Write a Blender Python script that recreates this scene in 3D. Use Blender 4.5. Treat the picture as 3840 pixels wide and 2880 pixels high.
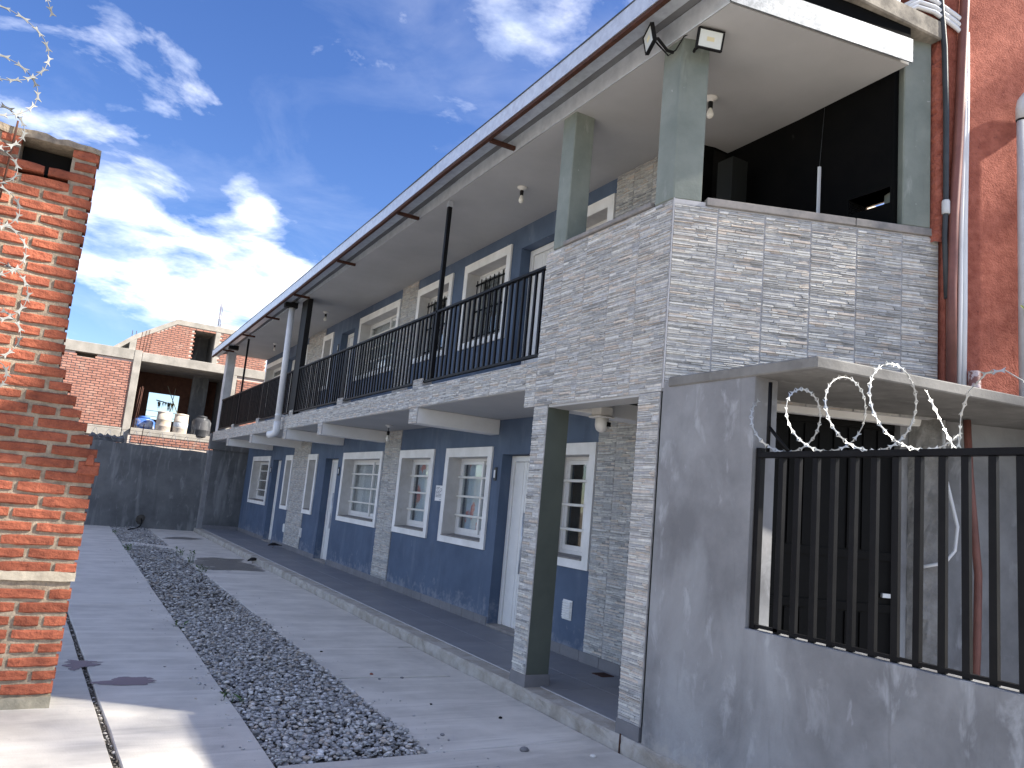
import bpy, math, random
import numpy as np
from mathutils import Matrix, Vector
random.seed(7)
rng = np.random.default_rng(11)
scene = bpy.context.scene
for o in list(bpy.data.objects):
    bpy.data.objects.remove(o)
COL = scene.collection
R = math.radians

# ------------------------------------------------------------------ camera
F_PX = 2906.8
cam_d = bpy.data.cameras.new('camera')
cam_d.sensor_fit = 'HORIZONTAL'
cam_d.sensor_width = 36.0
cam_d.lens = F_PX / 3840 * 36.0
cam_d.clip_start = 0.05
cam_d.clip_end = 3000
cam = bpy.data.objects.new('camera', cam_d)
COL.objects.link(cam)
RT = ((0.8627244, -0.49751432, 0.09047716), (0.15501577, 0.08989334, -0.98381365), (0.48132809, 0.86278542, 0.15467574))
right, down, fwd = [Vector(r) for r in RT]
M = Matrix.Identity(4)
for i in range(3):
    M[i][0] = right[i]; M[i][1] = -down[i]; M[i][2] = -fwd[i]
CAMZ = 1.58
M[2][3] = CAMZ
cam.matrix_world = M
scene.camera = cam

# ------------------------------------------------------------------ light
SUN_EL = R(39.5)
SUN_H = (0.845, -0.535)
SKY_STRENGTH = 0.11
SUN_STRENGTH = 3.5
EXPOSURE = 2.15
scene.view_settings.view_transform = 'Standard'
scene.view_settings.look = 'None'
scene.view_settings.gamma = 1
scene.view_settings.use_curve_mapping = False
scene.view_settings.exposure = EXPOSURE
scene.render.resolution_x = 1024
scene.render.resolution_y = 768

world = bpy.data.worlds.new('World')
scene.world = world
world.use_nodes = True
nt = world.node_tree
nt.nodes.clear()
def N(nt, t, **kw):
    n = nt.nodes.new(t)
    for k, v in kw.items():
        if k == 'ins':
            for kk, vv in v.items():
                n.inputs[kk].default_value = vv
        else:
            setattr(n, k, v)
    return n
def LK(nt, a, b):
    nt.links.new(a, b)
def math_node(nt, op, a, b=None, clamp=False):
    n = nt.nodes.new('ShaderNodeMath'); n.operation = op; n.use_clamp = clamp
    for i, v in enumerate((a, b)):
        if v is None: continue
        if isinstance(v, (int, float)): n.inputs[i].default_value = v
        else: nt.links.new(v, n.inputs[i])
    return n.outputs[0]
def ramp(nt, fac, stops):
    n = nt.nodes.new('ShaderNodeValToRGB')
    el = n.color_ramp.elements
    while len(el) < len(stops): el.new(0.5)
    for e, (p, c) in zip(el, stops):
        e.position = p
        e.color = (c, c, c, 1) if isinstance(c, (int, float)) else (*c, 1)
    nt.links.new(fac, n.inputs[0])
    return n.outputs[0]
def mixc(nt, fac, a, b, blend='MIX'):
    n = nt.nodes.new('ShaderNodeMix'); n.data_type = 'RGBA'; n.blend_type = blend
    for i, v in ((0, fac), (6, a), (7, b)):
        if isinstance(v, (int, float)): n.inputs[i].default_value = v
        elif isinstance(v, (tuple, list)): n.inputs[i].default_value = (*v[:3], 1)
        else: nt.links.new(v, n.inputs[i])
    return n.outputs[2]

def px_dir(x, y):                                    # direction of a photo pixel, used to find where clouds stand in the sky
    return (right * (x - 1920) + down * (y - 1440) + fwd * F_PX).normalized()
def build_sky():
    sky = N(nt, 'ShaderNodeTexSky', sky_type='NISHITA', sun_disc=False)
    sky.sun_elevation = SUN_EL
    sky.sun_rotation = math.atan2(SUN_H[0], SUN_H[1])
    sky.air_density = 1.0; sky.dust_density = 0.3; sky.ozone_density = 2.5; sky.altitude = 400
    tc = N(nt, 'ShaderNodeTexCoord')
    sep = N(nt, 'ShaderNodeSeparateXYZ'); LK(nt, tc.outputs['Generated'], sep.inputs[0])
    zz = math_node(nt, 'ADD', math_node(nt, 'MAXIMUM', sep.outputs[2], 0.0), 0.22)
    comb = N(nt, 'ShaderNodeCombineXYZ')
    LK(nt, math_node(nt, 'DIVIDE', sep.outputs[0], zz), comb.inputs[0])
    LK(nt, math_node(nt, 'DIVIDE', sep.outputs[1], zz), comb.inputs[1])
    mp = N(nt, 'ShaderNodeMapping'); mp.inputs['Rotation'].default_value = (0, 0, R(-35)); mp.inputs['Scale'].default_value = (1.0, 1.2, 1)
    mp.inputs['Location'].default_value = (3.1, 1.7, 0)
    LK(nt, comb.outputs[0], mp.inputs[0])
    n1 = N(nt, 'ShaderNodeTexNoise', ins={'Scale': 4.2, 'Detail': 10.0, 'Roughness': 0.58, 'Distortion': 0.25}); LK(nt, mp.outputs[0], n1.inputs['Vector'])
    n2 = N(nt, 'ShaderNodeTexNoise', ins={'Scale': 0.85, 'Detail': 3.0, 'Roughness': 0.5}); LK(nt, mp.outputs[0], n2.inputs['Vector'])
    n3 = N(nt, 'ShaderNodeTexNoise', ins={'Scale': 2.2, 'Detail': 7.0, 'Roughness': 0.6, 'Distortion': 0.6}); LK(nt, mp.outputs[0], n3.inputs['Vector'])
    n4 = N(nt, 'ShaderNodeTexNoise', ins={'Scale': 6.5, 'Detail': 6.0, 'Roughness': 0.55, 'Distortion': 0.3}); LK(nt, mp.outputs[0], n4.inputs['Vector'])
    # cloud banks seen in the photograph: (pixel direction, width, strength)
    banks = [((700, 880), 0.010, 0.11), ((480, 1030), 0.008, 0.10), ((900, 1060), 0.006, 0.10), ((1090, 1000), 0.003, 0.11), ((440, 640), 0.003, 0.14), ((300, 80), 0.0018, 0.11), ((440, 200), 0.0010, 0.07),
             ((1870, 10), 0.0006, 0.08), ((2200, 30), 0.0006, 0.06), ((1760, 430), 0.0030, 0.09), ((640, 330), 0.003, 0.06), ((980, 785), 0.00022, 0.17), ((905, 695), 0.00022, 0.14), ((100, 460), 0.0012, 0.12), ((640, 1180), 0.0016, 0.08)]
    gaps = [((1000, 380), 0.045, -0.15), ((1500, 850), 0.020, -0.10), ((420, 1290), 0.0020, -0.22), ((640, 1530), 0.0012, -0.2), ((700, 330), 0.02, -0.08), ((760, 720), 0.0010, -0.10), ((560, 830), 0.0006, -0.05), ((250, 330), 0.004, -0.10), ((2000, 120), 0.006, -0.05)]
    nrm = N(nt, 'ShaderNodeVectorMath', operation='NORMALIZE'); LK(nt, tc.outputs['Generated'], nrm.inputs[0])
    cov = None
    for (p, w, s) in banks + gaps:
        d = px_dir(*p)
        dot = N(nt, 'ShaderNodeVectorMath', operation='DOT_PRODUCT'); LK(nt, nrm.outputs[0], dot.inputs[0]); dot.inputs[1].default_value = d
        e = math_node(nt, 'DIVIDE', math_node(nt, 'SUBTRACT', dot.outputs['Value'], 1.0), w)
        g = math_node(nt, 'MULTIPLY', math_node(nt, 'EXPONENT', e), s)
        cov = g if cov is None else math_node(nt, 'ADD', cov, g)
    wide = math_node(nt, 'MULTIPLY', math_node(nt, 'SUBTRACT', n2.outputs['Fac'], 0.34), 0.5)
    tot = math_node(nt, 'ADD', math_node(nt, 'ADD', n1.outputs['Fac'], cov), wide)
    dens = ramp(nt, tot, [(0.51, 0.0), (0.62, 0.28), (0.82, 1.0)])
    veil = math_node(nt, 'MULTIPLY', ramp(nt, n3.outputs['Fac'], [(0.46, 0.0), (0.75, 1.0)]), 0.10)
    dens = math_node(nt, 'MAXIMUM', dens, veil)
    shade = ramp(nt, n4.outputs['Fac'], [(0.36, (2.9, 3.2, 3.8)), (0.50, (4.2, 4.35, 4.7)), (0.68, (6.4, 6.3, 6.2))])
    hs = N(nt, 'ShaderNodeHueSaturation', ins={'Hue': 0.515, 'Saturation': 1.22, 'Value': 0.44}); LK(nt, sky.outputs[0], hs.inputs['Color'])
    c = mixc(nt, dens, hs.outputs[0], shade)
    bg = N(nt, 'ShaderNodeBackground'); bg.inputs['Strength'].default_value = SKY_STRENGTH
    LK(nt, c, bg.inputs[0])
    out = N(nt, 'ShaderNodeOutputWorld'); LK(nt, bg.outputs[0], out.inputs[0])
build_sky()

sun_d = bpy.data.lights.new('sun', 'SUN')
sun_d.energy = SUN_STRENGTH; sun_d.angle = R(1.2); sun_d.color = (1.0, 0.93, 0.82)
sun = bpy.data.objects.new('sun', sun_d); COL.objects.link(sun)
sv = Vector((SUN_H[0] * math.cos(SUN_EL), SUN_H[1] * math.cos(SUN_EL), math.sin(SUN_EL)))
sun.rotation_euler = (-sv).to_track_quat('-Z', 'Y').to_euler()
sun.location = sv * 60

# ------------------------------------------------------------------ materials
MATS = {}
def pm(name, c1, c2=None, scale=4.0, rough=0.8, bump=0.15, bscale=60, spec=0.3, metal=0.0, stains=(), attr=None, contrast=(0.35, 0.65), bdist=0.01, stretch=(1, 1, 1), objrand=0.0, foot=None):
    if name in MATS: return MATS[name]
    m = bpy.data.materials.new(name); m.use_nodes = True
    t = m.node_tree; t.nodes.clear()
    out = N(t, 'ShaderNodeOutputMaterial'); b = N(t, 'ShaderNodeBsdfPrincipled')
    LK(t, b.outputs[0], out.inputs[0])
    b.inputs['Roughness'].default_value = rough; b.inputs['Metallic'].default_value = metal
    b.inputs['Specular IOR Level'].default_value = spec
    geo = N(t, 'ShaderNodeNewGeometry')
    mp = N(t, 'ShaderNodeMapping'); mp.inputs['Scale'].default_value = stretch; LK(t, geo.outputs['Position'], mp.inputs[0])
    c2 = c2 or tuple(x * 0.8 for x in c1)
    n = N(t, 'ShaderNodeTexNoise', ins={'Scale': scale, 'Detail': 8.0, 'Roughness': 0.62}); LK(t, mp.outputs[0], n.inputs['Vector'])
    f = ramp(t, n.outputs['Fac'], [(contrast[0], 0.0), (contrast[1], 1.0)])
    if attr:
        a = N(t, 'ShaderNodeAttribute', attribute_name=attr)
        g = mixc(t, f, (1.0, 1.0, 1.0), c2)
        col = mixc(t, 1.0, a.outputs['Color'], g, 'MULTIPLY')
    else:
        col = mixc(t, f, c1, c2)
    if objrand:
        oi = N(t, 'ShaderNodeObjectInfo')
        v = math_node(t, 'ADD', math_node(t, 'MULTIPLY', oi.outputs['Random'], objrand), 1 - objrand / 2)
        cmb = N(t, 'ShaderNodeCombineColor')
        for i in range(3): LK(t, v, cmb.inputs[i])
        col = mixc(t, 1.0, col, cmb.outputs[0], 'MULTIPLY')
    for (sc, sscale, st, lo, hi, amt) in stains:
        mp2 = N(t, 'ShaderNodeMapping'); mp2.inputs['Scale'].default_value = st; mp2.inputs['Location'].default_value = (sscale * 1.7, sscale, 3.3); LK(t, geo.outputs['Position'], mp2.inputs[0])
        n2 = N(t, 'ShaderNodeTexNoise', ins={'Scale': sscale, 'Detail': 7.0, 'Roughness': 0.6, 'Distortion': 0.4}); LK(t, mp2.outputs[0], n2.inputs['Vector'])
        ff = math_node(t, 'MULTIPLY', ramp(t, n2.outputs['Fac'], [(lo, 0.0), (hi, 1.0)]), amt)
        col = mixc(t, ff, col, sc)
    if foot:                               # salts, splashes and chips above the ground: (colour, height, amount, noise scale)
        fc, fh, fa, fs = foot
        sp = N(t, 'ShaderNodeSeparateXYZ'); LK(t, geo.outputs['Position'], sp.inputs[0])
        hgt = math_node(t, 'SUBTRACT', 1.0, math_node(t, 'DIVIDE', sp.outputs[2], fh), True)
        n3 = N(t, 'ShaderNodeTexNoise', ins={'Scale': fs, 'Detail': 8.0, 'Roughness': 0.7}); LK(t, geo.outputs['Position'], n3.inputs['Vector'])
        v = math_node(t, 'ADD', math_node(t, 'MULTIPLY', hgt, 0.45), math_node(t, 'SUBTRACT', n3.outputs['Fac'], 0.5))
        col = mixc(t, math_node(t, 'MULTIPLY', ramp(t, v, [(0.20, 0.0), (0.36, 1.0)]), fa), col, fc)
    LK(t, col, b.inputs['Base Color'])
    if bump:
        nb = N(t, 'ShaderNodeTexNoise', ins={'Scale': bscale, 'Detail': 6.0, 'Roughness': 0.65}); LK(t, geo.outputs['Position'], nb.inputs['Vector'])
        bp = N(t, 'ShaderNodeBump'); bp.inputs['Strength'].default_value = bump; bp.inputs['Distance'].default_value = bdist
        LK(t, nb.outputs['Fac'], bp.inputs['Height']); LK(t, bp.outputs[0], b.inputs['Normal'])
    MATS[name] = m
    return m

m_wall = pm('grey_blue_paint', (0.095, 0.135, 0.208), (0.070, 0.102, 0.163), 1.8, 0.75, 0.15, 90, stains=[((0.20, 0.24, 0.31), 2.2, (1.5, 1.5, 0.3), 0.54, 0.74, 0.45), ((0.27, 0.30, 0.35), 9, (1, 1, 0.5), 0.68, 0.74, 0.5), ((0.055, 0.07, 0.10), 3, (2, 2, 0.3), 0.60, 0.76, 0.4)], foot=((0.27, 0.29, 0.33), 0.62, 0.6, 6.0))
m_white = pm('white_paint', (0.86, 0.86, 0.85), (0.72, 0.72, 0.70), 3, 0.6, 0.05, 80)
m_reveal = pm('reveal_paint', (0.62, 0.61, 0.60), (0.52, 0.51, 0.49), 5, 0.7, 0.06, 80, stains=[((0.30, 0.26, 0.2), 6, (1, 1, 1), 0.66, 0.8, 0.5)])
m_alu = pm('white_aluminium', (0.78, 0.78, 0.77), (0.72, 0.72, 0.71), 6, 0.35, 0.0, 50, 0.5)
m_bar = pm('cream_bar_paint', (0.74, 0.73, 0.69), (0.66, 0.65, 0.60), 8, 0.5, 0.0)
m_black = pm('black_gloss_paint', (0.006, 0.006, 0.007), (0.009, 0.009, 0.010), 8, 0.5, 0.04, 40, 0.12)
m_black2 = pm('matt_black_paint', (0.007, 0.007, 0.008), (0.011, 0.011, 0.012), 6, 0.6, 0.05, 40, 0.2)
m_ceiling = pm('ceiling_paint', (0.455, 0.46, 0.46), (0.40, 0.405, 0.405), 1.2, 0.85, 0.06, 50, stains=[((0.38, 0.36, 0.33), 3.0, (1, 1, 1), 0.68, 0.80, 0.4)])
m_beam = pm('beam_paint', (0.80, 0.80, 0.79), (0.72, 0.72, 0.70), 2.5, 0.75, 0.10, 50, stains=[((0.33, 0.32, 0.30), 4, (1, 1, 1), 0.66, 0.78, 0.5)])
m_column = pm('grey_green_paint', (0.225, 0.250, 0.222), (0.160, 0.185, 0.163), 2.8, 0.6, 0.25, 30, stains=[((0.38, 0.40, 0.37), 6, (1.5, 1.5, 0.4), 0.60, 0.72, 0.5), ((0.11, 0.13, 0.115), 3, (3, 3, 0.3), 0.60, 0.74, 0.45), ((0.45, 0.46, 0.44), 24, (1, 1, 0.7), 0.69, 0.73, 0.7)])
m_pillar = pm('dark_green_grey_paint', (0.105, 0.122, 0.105), (0.080, 0.094, 0.082), 2.2, 0.6, 0.12, 40, stains=[((0.22, 0.24, 0.21), 5, (1, 1, 0.5), 0.66, 0.76, 0.5)])
m_grout = pm('tile_grout', (0.52, 0.52, 0.53), (0.44, 0.44, 0.45), 9, 0.85, 0.1, 90)
m_stone = pm('stone_look_tile', (1, 1, 1), (0.74, 0.74, 0.76), 26, 0.62, 0.35, 120, 0.35, attr='col', bdist=0.004)
m_coping = pm('grey_coping', (0.29, 0.27, 0.255), (0.19, 0.185, 0.18), 9, 0.75, 0.12, 60)
m_skirt = pm('dark_grey_ceramic', (0.20, 0.20, 0.215), (0.165, 0.168, 0.18), 5, 0.55, 0.06, 40, stains=[((0.42, 0.42, 0.44), 7, (1, 1, 1), 0.6, 0.8, 0.45)], objrand=0.12)
m_floor = pm('dark_floor_tile', (0.200, 0.210, 0.235), (0.165, 0.175, 0.20), 2.5, 0.5, 0.05, 50, 0.4, stains=[((0.36, 0.37, 0.40), 3.5, (0.5, 2.4, 1), 0.58, 0.78, 0.45)], objrand=0.10)
m_conc = pm('driveway_concrete', (0.60, 0.575, 0.53), (0.46, 0.442, 0.41), 2.2, 0.72, 0.3, 70, 0.35,
            stains=[((0.68, 0.655, 0.61), 2.6, (0.30, 2.4, 1), 0.50, 0.66, 0.6), ((0.34, 0.328, 0.31), 1.2, (0.5, 1.7, 1), 0.56, 0.74, 0.5), ((0.40, 0.385, 0.36), 5, (0.25, 3.0, 1), 0.56, 0.70, 0.5), ((0.17, 0.165, 0.16), 38, (1, 1, 1), 0.68, 0.74, 0.6)], objrand=0.08)
m_kerb = pm('rough_kerb_concrete', (0.42, 0.40, 0.365), (0.29, 0.27, 0.235), 6, 0.9, 0.7, 45, stains=[((0.52, 0.51, 0.49), 4, (1, 1, 1), 0.5, 0.7, 0.6)])
m_plaster = pm('grey_cement_plaster', (0.255, 0.258, 0.266), (0.165, 0.168, 0.176), 1.9, 0.85, 0.25, 45,
               stains=[((0.36, 0.375, 0.39), 1.4, (1, 1, 0.6), 0.46, 0.66, 0.65), ((0.42, 0.435, 0.455), 4.5, (1, 1.5, 0.7), 0.57, 0.68, 0.55), ((0.42, 0.43, 0.46), 9, (1.4, 1.4, 0.5), 0.66, 0.74, 0.4),
                       ((0.12, 0.12, 0.122), 1.5, (1, 1, 0.4), 0.56, 0.76, 0.5), ((0.10, 0.10, 0.10), 3.2, (3, 3, 0.22), 0.64, 0.76, 0.45), ((0.09, 0.09, 0.09), 45, (1, 1, 1), 0.70, 0.76, 0.5)], foot=((0.40, 0.385, 0.36), 0.35, 0.65, 5.0))
m_plaster_dark = pm('dark_cement_plaster', (0.170, 0.176, 0.180), (0.100, 0.105, 0.110), 1.3, 0.9, 0.15, 40,
               stains=[((0.33, 0.34, 0.345), 1.8, (2.2, 2.2, 0.30), 0.52, 0.70, 0.7), ((0.27, 0.28, 0.285), 5, (1.5, 1.5, 0.5), 0.58, 0.68, 0.6), ((0.055, 0.058, 0.062), 1.3, (1.6, 1.6, 0.4), 0.58, 0.8, 0.5)])
m_rough = pm('rough_cement', (0.34, 0.335, 0.325), (0.20, 0.198, 0.19), 7, 0.95, 0.9, 25, bdist=0.03)
m_conc_raw = pm('raw_concrete', (0.36, 0.335, 0.30), (0.24, 0.225, 0.20), 2.5, 0.9, 0.25, 30, stains=[((0.20, 0.19, 0.175), 3, (2, 2, 0.5), 0.62, 0.8, 0.45)])
m_conc_old = pm('stained_concrete', (0.36, 0.33, 0.28), (0.12, 0.11, 0.095), 5, 0.9, 0.4, 30, stains=[((0.06, 0.055, 0.05), 6, (1, 1, 1), 0.5, 0.7, 0.7)])
m_mortar = pm('mortar', (0.35, 0.29, 0.22), (0.21, 0.172, 0.13), 22, 0.95, 0.8, 60, bdist=0.012)
m_brick = pm('fired_brick', (0.335, 0.104, 0.060), (0.195, 0.060, 0.038), 11, 0.92, 1.0, 48, 0.15, stains=[((0.13, 0.042, 0.030), 19, (1, 1, 1.8), 0.58, 0.68, 0.7), ((0.50, 0.27, 0.16), 26, (1, 1, 1), 0.66, 0.74, 0.6), ((0.07, 0.03, 0.025), 55, (1, 1, 1), 0.67, 0.71, 0.7)], objrand=0.45, bdist=0.012)
m_brick_far = pm('pale_brick', (0.40, 0.205, 0.155), (0.31, 0.145, 0.108), 5, 0.9, 0.2, 30, 0.2, stains=[((0.48, 0.38, 0.31), 2.5, (1, 1, 1), 0.55, 0.8, 0.55)], objrand=0.3)
m_mortar_far = pm('pale_mortar', (0.52, 0.45, 0.40), (0.42, 0.355, 0.31), 6, 0.95, 0.2, 30)
m_red = pm('red_stucco', (0.44, 0.150, 0.105), (0.30, 0.090, 0.062), 14, 0.9, 0.9, 60, 0.15, stains=[((0.12, 0.04, 0.035), 3.2, (1, 1, 0.5), 0.60, 0.82, 0.45), ((0.10, 0.03, 0.03), 34, (1, 1, 1), 0.60, 0.70, 0.45)], bdist=0.02)
m_galv = pm('galvanised_sheet', (0.62, 0.66, 0.71), (0.48, 0.51, 0.56), 14, 0.38, 0.08, 22, 0.5, 0.45)
m_zinc = pm('dull_zinc_wire', (0.52, 0.53, 0.52), (0.40, 0.41, 0.40), 20, 0.45, 0.0, 30, 0.5, 0.6)
m_fascia = pm('fascia_sheet_zinc', (0.66, 0.71, 0.77), (0.52, 0.57, 0.63), 9, 0.42, 0.10, 18, 0.5, 0.15)
m_zinc_dull = pm('weathered_wire', (0.17, 0.175, 0.17), (0.11, 0.113, 0.11), 20, 0.6, 0.0, 30, 0.3, 0.3)
m_rust = pm('rusty_steel', (0.085, 0.034, 0.022), (0.045, 0.021, 0.015), 20, 0.85, 0.2, 60)
m_under = pm('roof_underside', (0.20, 0.20, 0.20), (0.14, 0.14, 0.14), 3, 0.7, 0.05, 30)
m_dark = pm('dark_interior', (0.006, 0.006, 0.006), (0.009, 0.009, 0.009), 4, 0.9, 0.0)  # near-black stands in for shade indoors and in holes; also black chips
m_shade_black = pm('blackened_shade_wall', (0.0030, 0.0034, 0.0038), (0.005, 0.005, 0.005), 3, 0.9, 0.2, 20, 0.08, stains=[((0.03, 0.03, 0.028), 7, (1, 1, 0.7), 0.70, 0.76, 0.6)])  # blackened wall, darkened further so colour carries shade of hall and roof gaps
m_pvc = pm('white_pvc', (0.72, 0.74, 0.76), (0.64, 0.66, 0.68), 3, 0.4, 0.02, 30, 0.5)
m_pvc_grey = pm('grey_pvc', (0.55, 0.565, 0.58), (0.42, 0.43, 0.44), 4, 0.5, 0.05, 30, 0.4)
m_brown = pm('brown_painted_pipe', (0.21, 0.085, 0.068), (0.14, 0.055, 0.045), 5, 0.45, 0.05, 30, 0.4)
m_cable = pm('dark_grey_cable', (0.055, 0.062, 0.070), (0.035, 0.04, 0.045), 5, 0.5, 0.0)
m_purple = pm('faded_purple_hose', (0.16, 0.12, 0.28), (0.09, 0.07, 0.16), 9, 0.5, 0.05)
m_bulb = pm('opal_bulb', (0.80, 0.78, 0.72), (0.76, 0.74, 0.68), 5, 0.25, 0.0, 30, 0.5)
m_porcelain = pm('white_porcelain', (0.74, 0.73, 0.70), (0.68, 0.67, 0.64), 5, 0.35, 0.0)
m_lens = pm('floodlight_lens', (0.62, 0.66, 0.66), (0.58, 0.62, 0.62), 3, 0.2, 0.0, 30, 0.5)
m_led = pm('led_chip', (0.72, 0.66, 0.44), None, 3, 0.4, 0.0)
m_paper = pm('white_paper', (0.80, 0.80, 0.80), (0.76, 0.76, 0.76), 5, 0.8, 0.0)
m_ink = pm('grey_ink', (0.14, 0.15, 0.18), None, 5, 0.8, 0.0)
m_curtain_white = pm('white_curtain', (0.78, 0.79, 0.80), (0.60, 0.62, 0.65), 2.2, 0.9, 0.1, 8, stretch=(1, 5, 0.6))
m_curtain_grey = pm('grey_curtain', (0.40, 0.41, 0.42), (0.22, 0.225, 0.23), 3, 0.9, 0.1, 8, stretch=(1, 6, 0.4))
m_curtain_print = pm('printed_curtain', (0.46, 0.58, 0.74), (0.62, 0.70, 0.74), 2.2, 0.9, 0.1, 8, stains=[((0.66, 0.17, 0.13), 3.1, (1, 1.6, 0.8), 0.56, 0.60, 0.85), ((0.24, 0.30, 0.20), 4.0, (1, 1, 1), 0.62, 0.66, 0.7)])
m_gravel = pm('grey_gravel', (1, 1, 1), (0.8, 0.8, 0.8), 60, 0.8, 0.2, 150, 0.3, attr='col', bdist=0.003)
m_soil = pm('dark_soil', (0.10, 0.092, 0.08), (0.055, 0.05, 0.045), 20, 0.95, 0.6, 60)
m_ground = pm('dry_earth', (0.26, 0.22, 0.17), (0.19, 0.16, 0.125), 0.5, 0.95, 0.3, 20)
m_leaf = pm('weed_leaf', (0.075, 0.14, 0.035), (0.05, 0.09, 0.025), 20, 0.6, 0.0)
m_leaf_y = pm('yellow_green_leaf', (0.34, 0.36, 0.03), (0.16, 0.24, 0.03), 30, 0.5, 0.0)
m_straw = pm('dry_palm', (0.07, 0.065, 0.04), (0.14, 0.12, 0.07), 20, 0.9, 0.0)
m_bird = pm('black_feathers', (0.014, 0.013, 0.015), (0.022, 0.02, 0.02), 30, 0.6, 0.0)
m_beak = pm('brown_legs', (0.16, 0.08, 0.045), None, 30, 0.6, 0.0)
m_tank_blue = pm('blue_tank', (0.05, 0.13, 0.42), (0.55, 0.56, 0.58), 2.2, 0.6, 0.05, 30, contrast=(0.5, 0.62))
m_tank_cream = pm('weathered_tank', (0.52, 0.48, 0.42), (0.36, 0.31, 0.27), 3.0, 0.75, 0.1, 30, stains=[((0.50, 0.36, 0.16), 2.5, (1, 1, 0.5), 0.56, 0.7, 0.5)])
m_tank_band = pm('faded_blue_label', (0.30, 0.42, 0.56), (0.50, 0.50, 0.50), 6, 0.75, 0.0)
m_tank_black = pm('black_tank_limescale', (0.030, 0.033, 0.038), (0.05, 0.05, 0.055), 3, 0.6, 0.1, 30, stains=[((0.42, 0.42, 0.42), 4, (2.5, 2.5, 0.35), 0.56, 0.72, 0.7)])
m_tarp = pm('dark_tarp', (0.05, 0.055, 0.06), (0.16, 0.165, 0.17), 6, 0.8, 0.3, 12)

def glass_mat():
    m = bpy.data.materials.new('window_glass'); m.use_nodes = True
    t = m.node_tree; t.nodes.clear()
    out = N(t, 'ShaderNodeOutputMaterial'); tr = N(t, 'ShaderNodeBsdfTransparent'); gl = N(t, 'ShaderNodeBsdfGlossy')
    tr.inputs[0].default_value = (0.93, 0.95, 0.95, 1); gl.inputs['Roughness'].default_value = 0.02
    lw = N(t, 'ShaderNodeLayerWeight', ins={'Blend': 0.5}); mx = N(t, 'ShaderNodeMixShader')
    f5 = math_node(t, 'POWER', lw.outputs['Facing'], 4.0); ff = math_node(t, 'ADD', math_node(t, 'MULTIPLY', f5, 0.85), 0.05)
    LK(t, ff, mx.inputs[0]); LK(t, tr.outputs[0], mx.inputs[1]); LK(t, gl.outputs[0], mx.inputs[2]); LK(t, mx.outputs[0], out.inputs[0])
    return m
m_glass = glass_mat()

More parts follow.
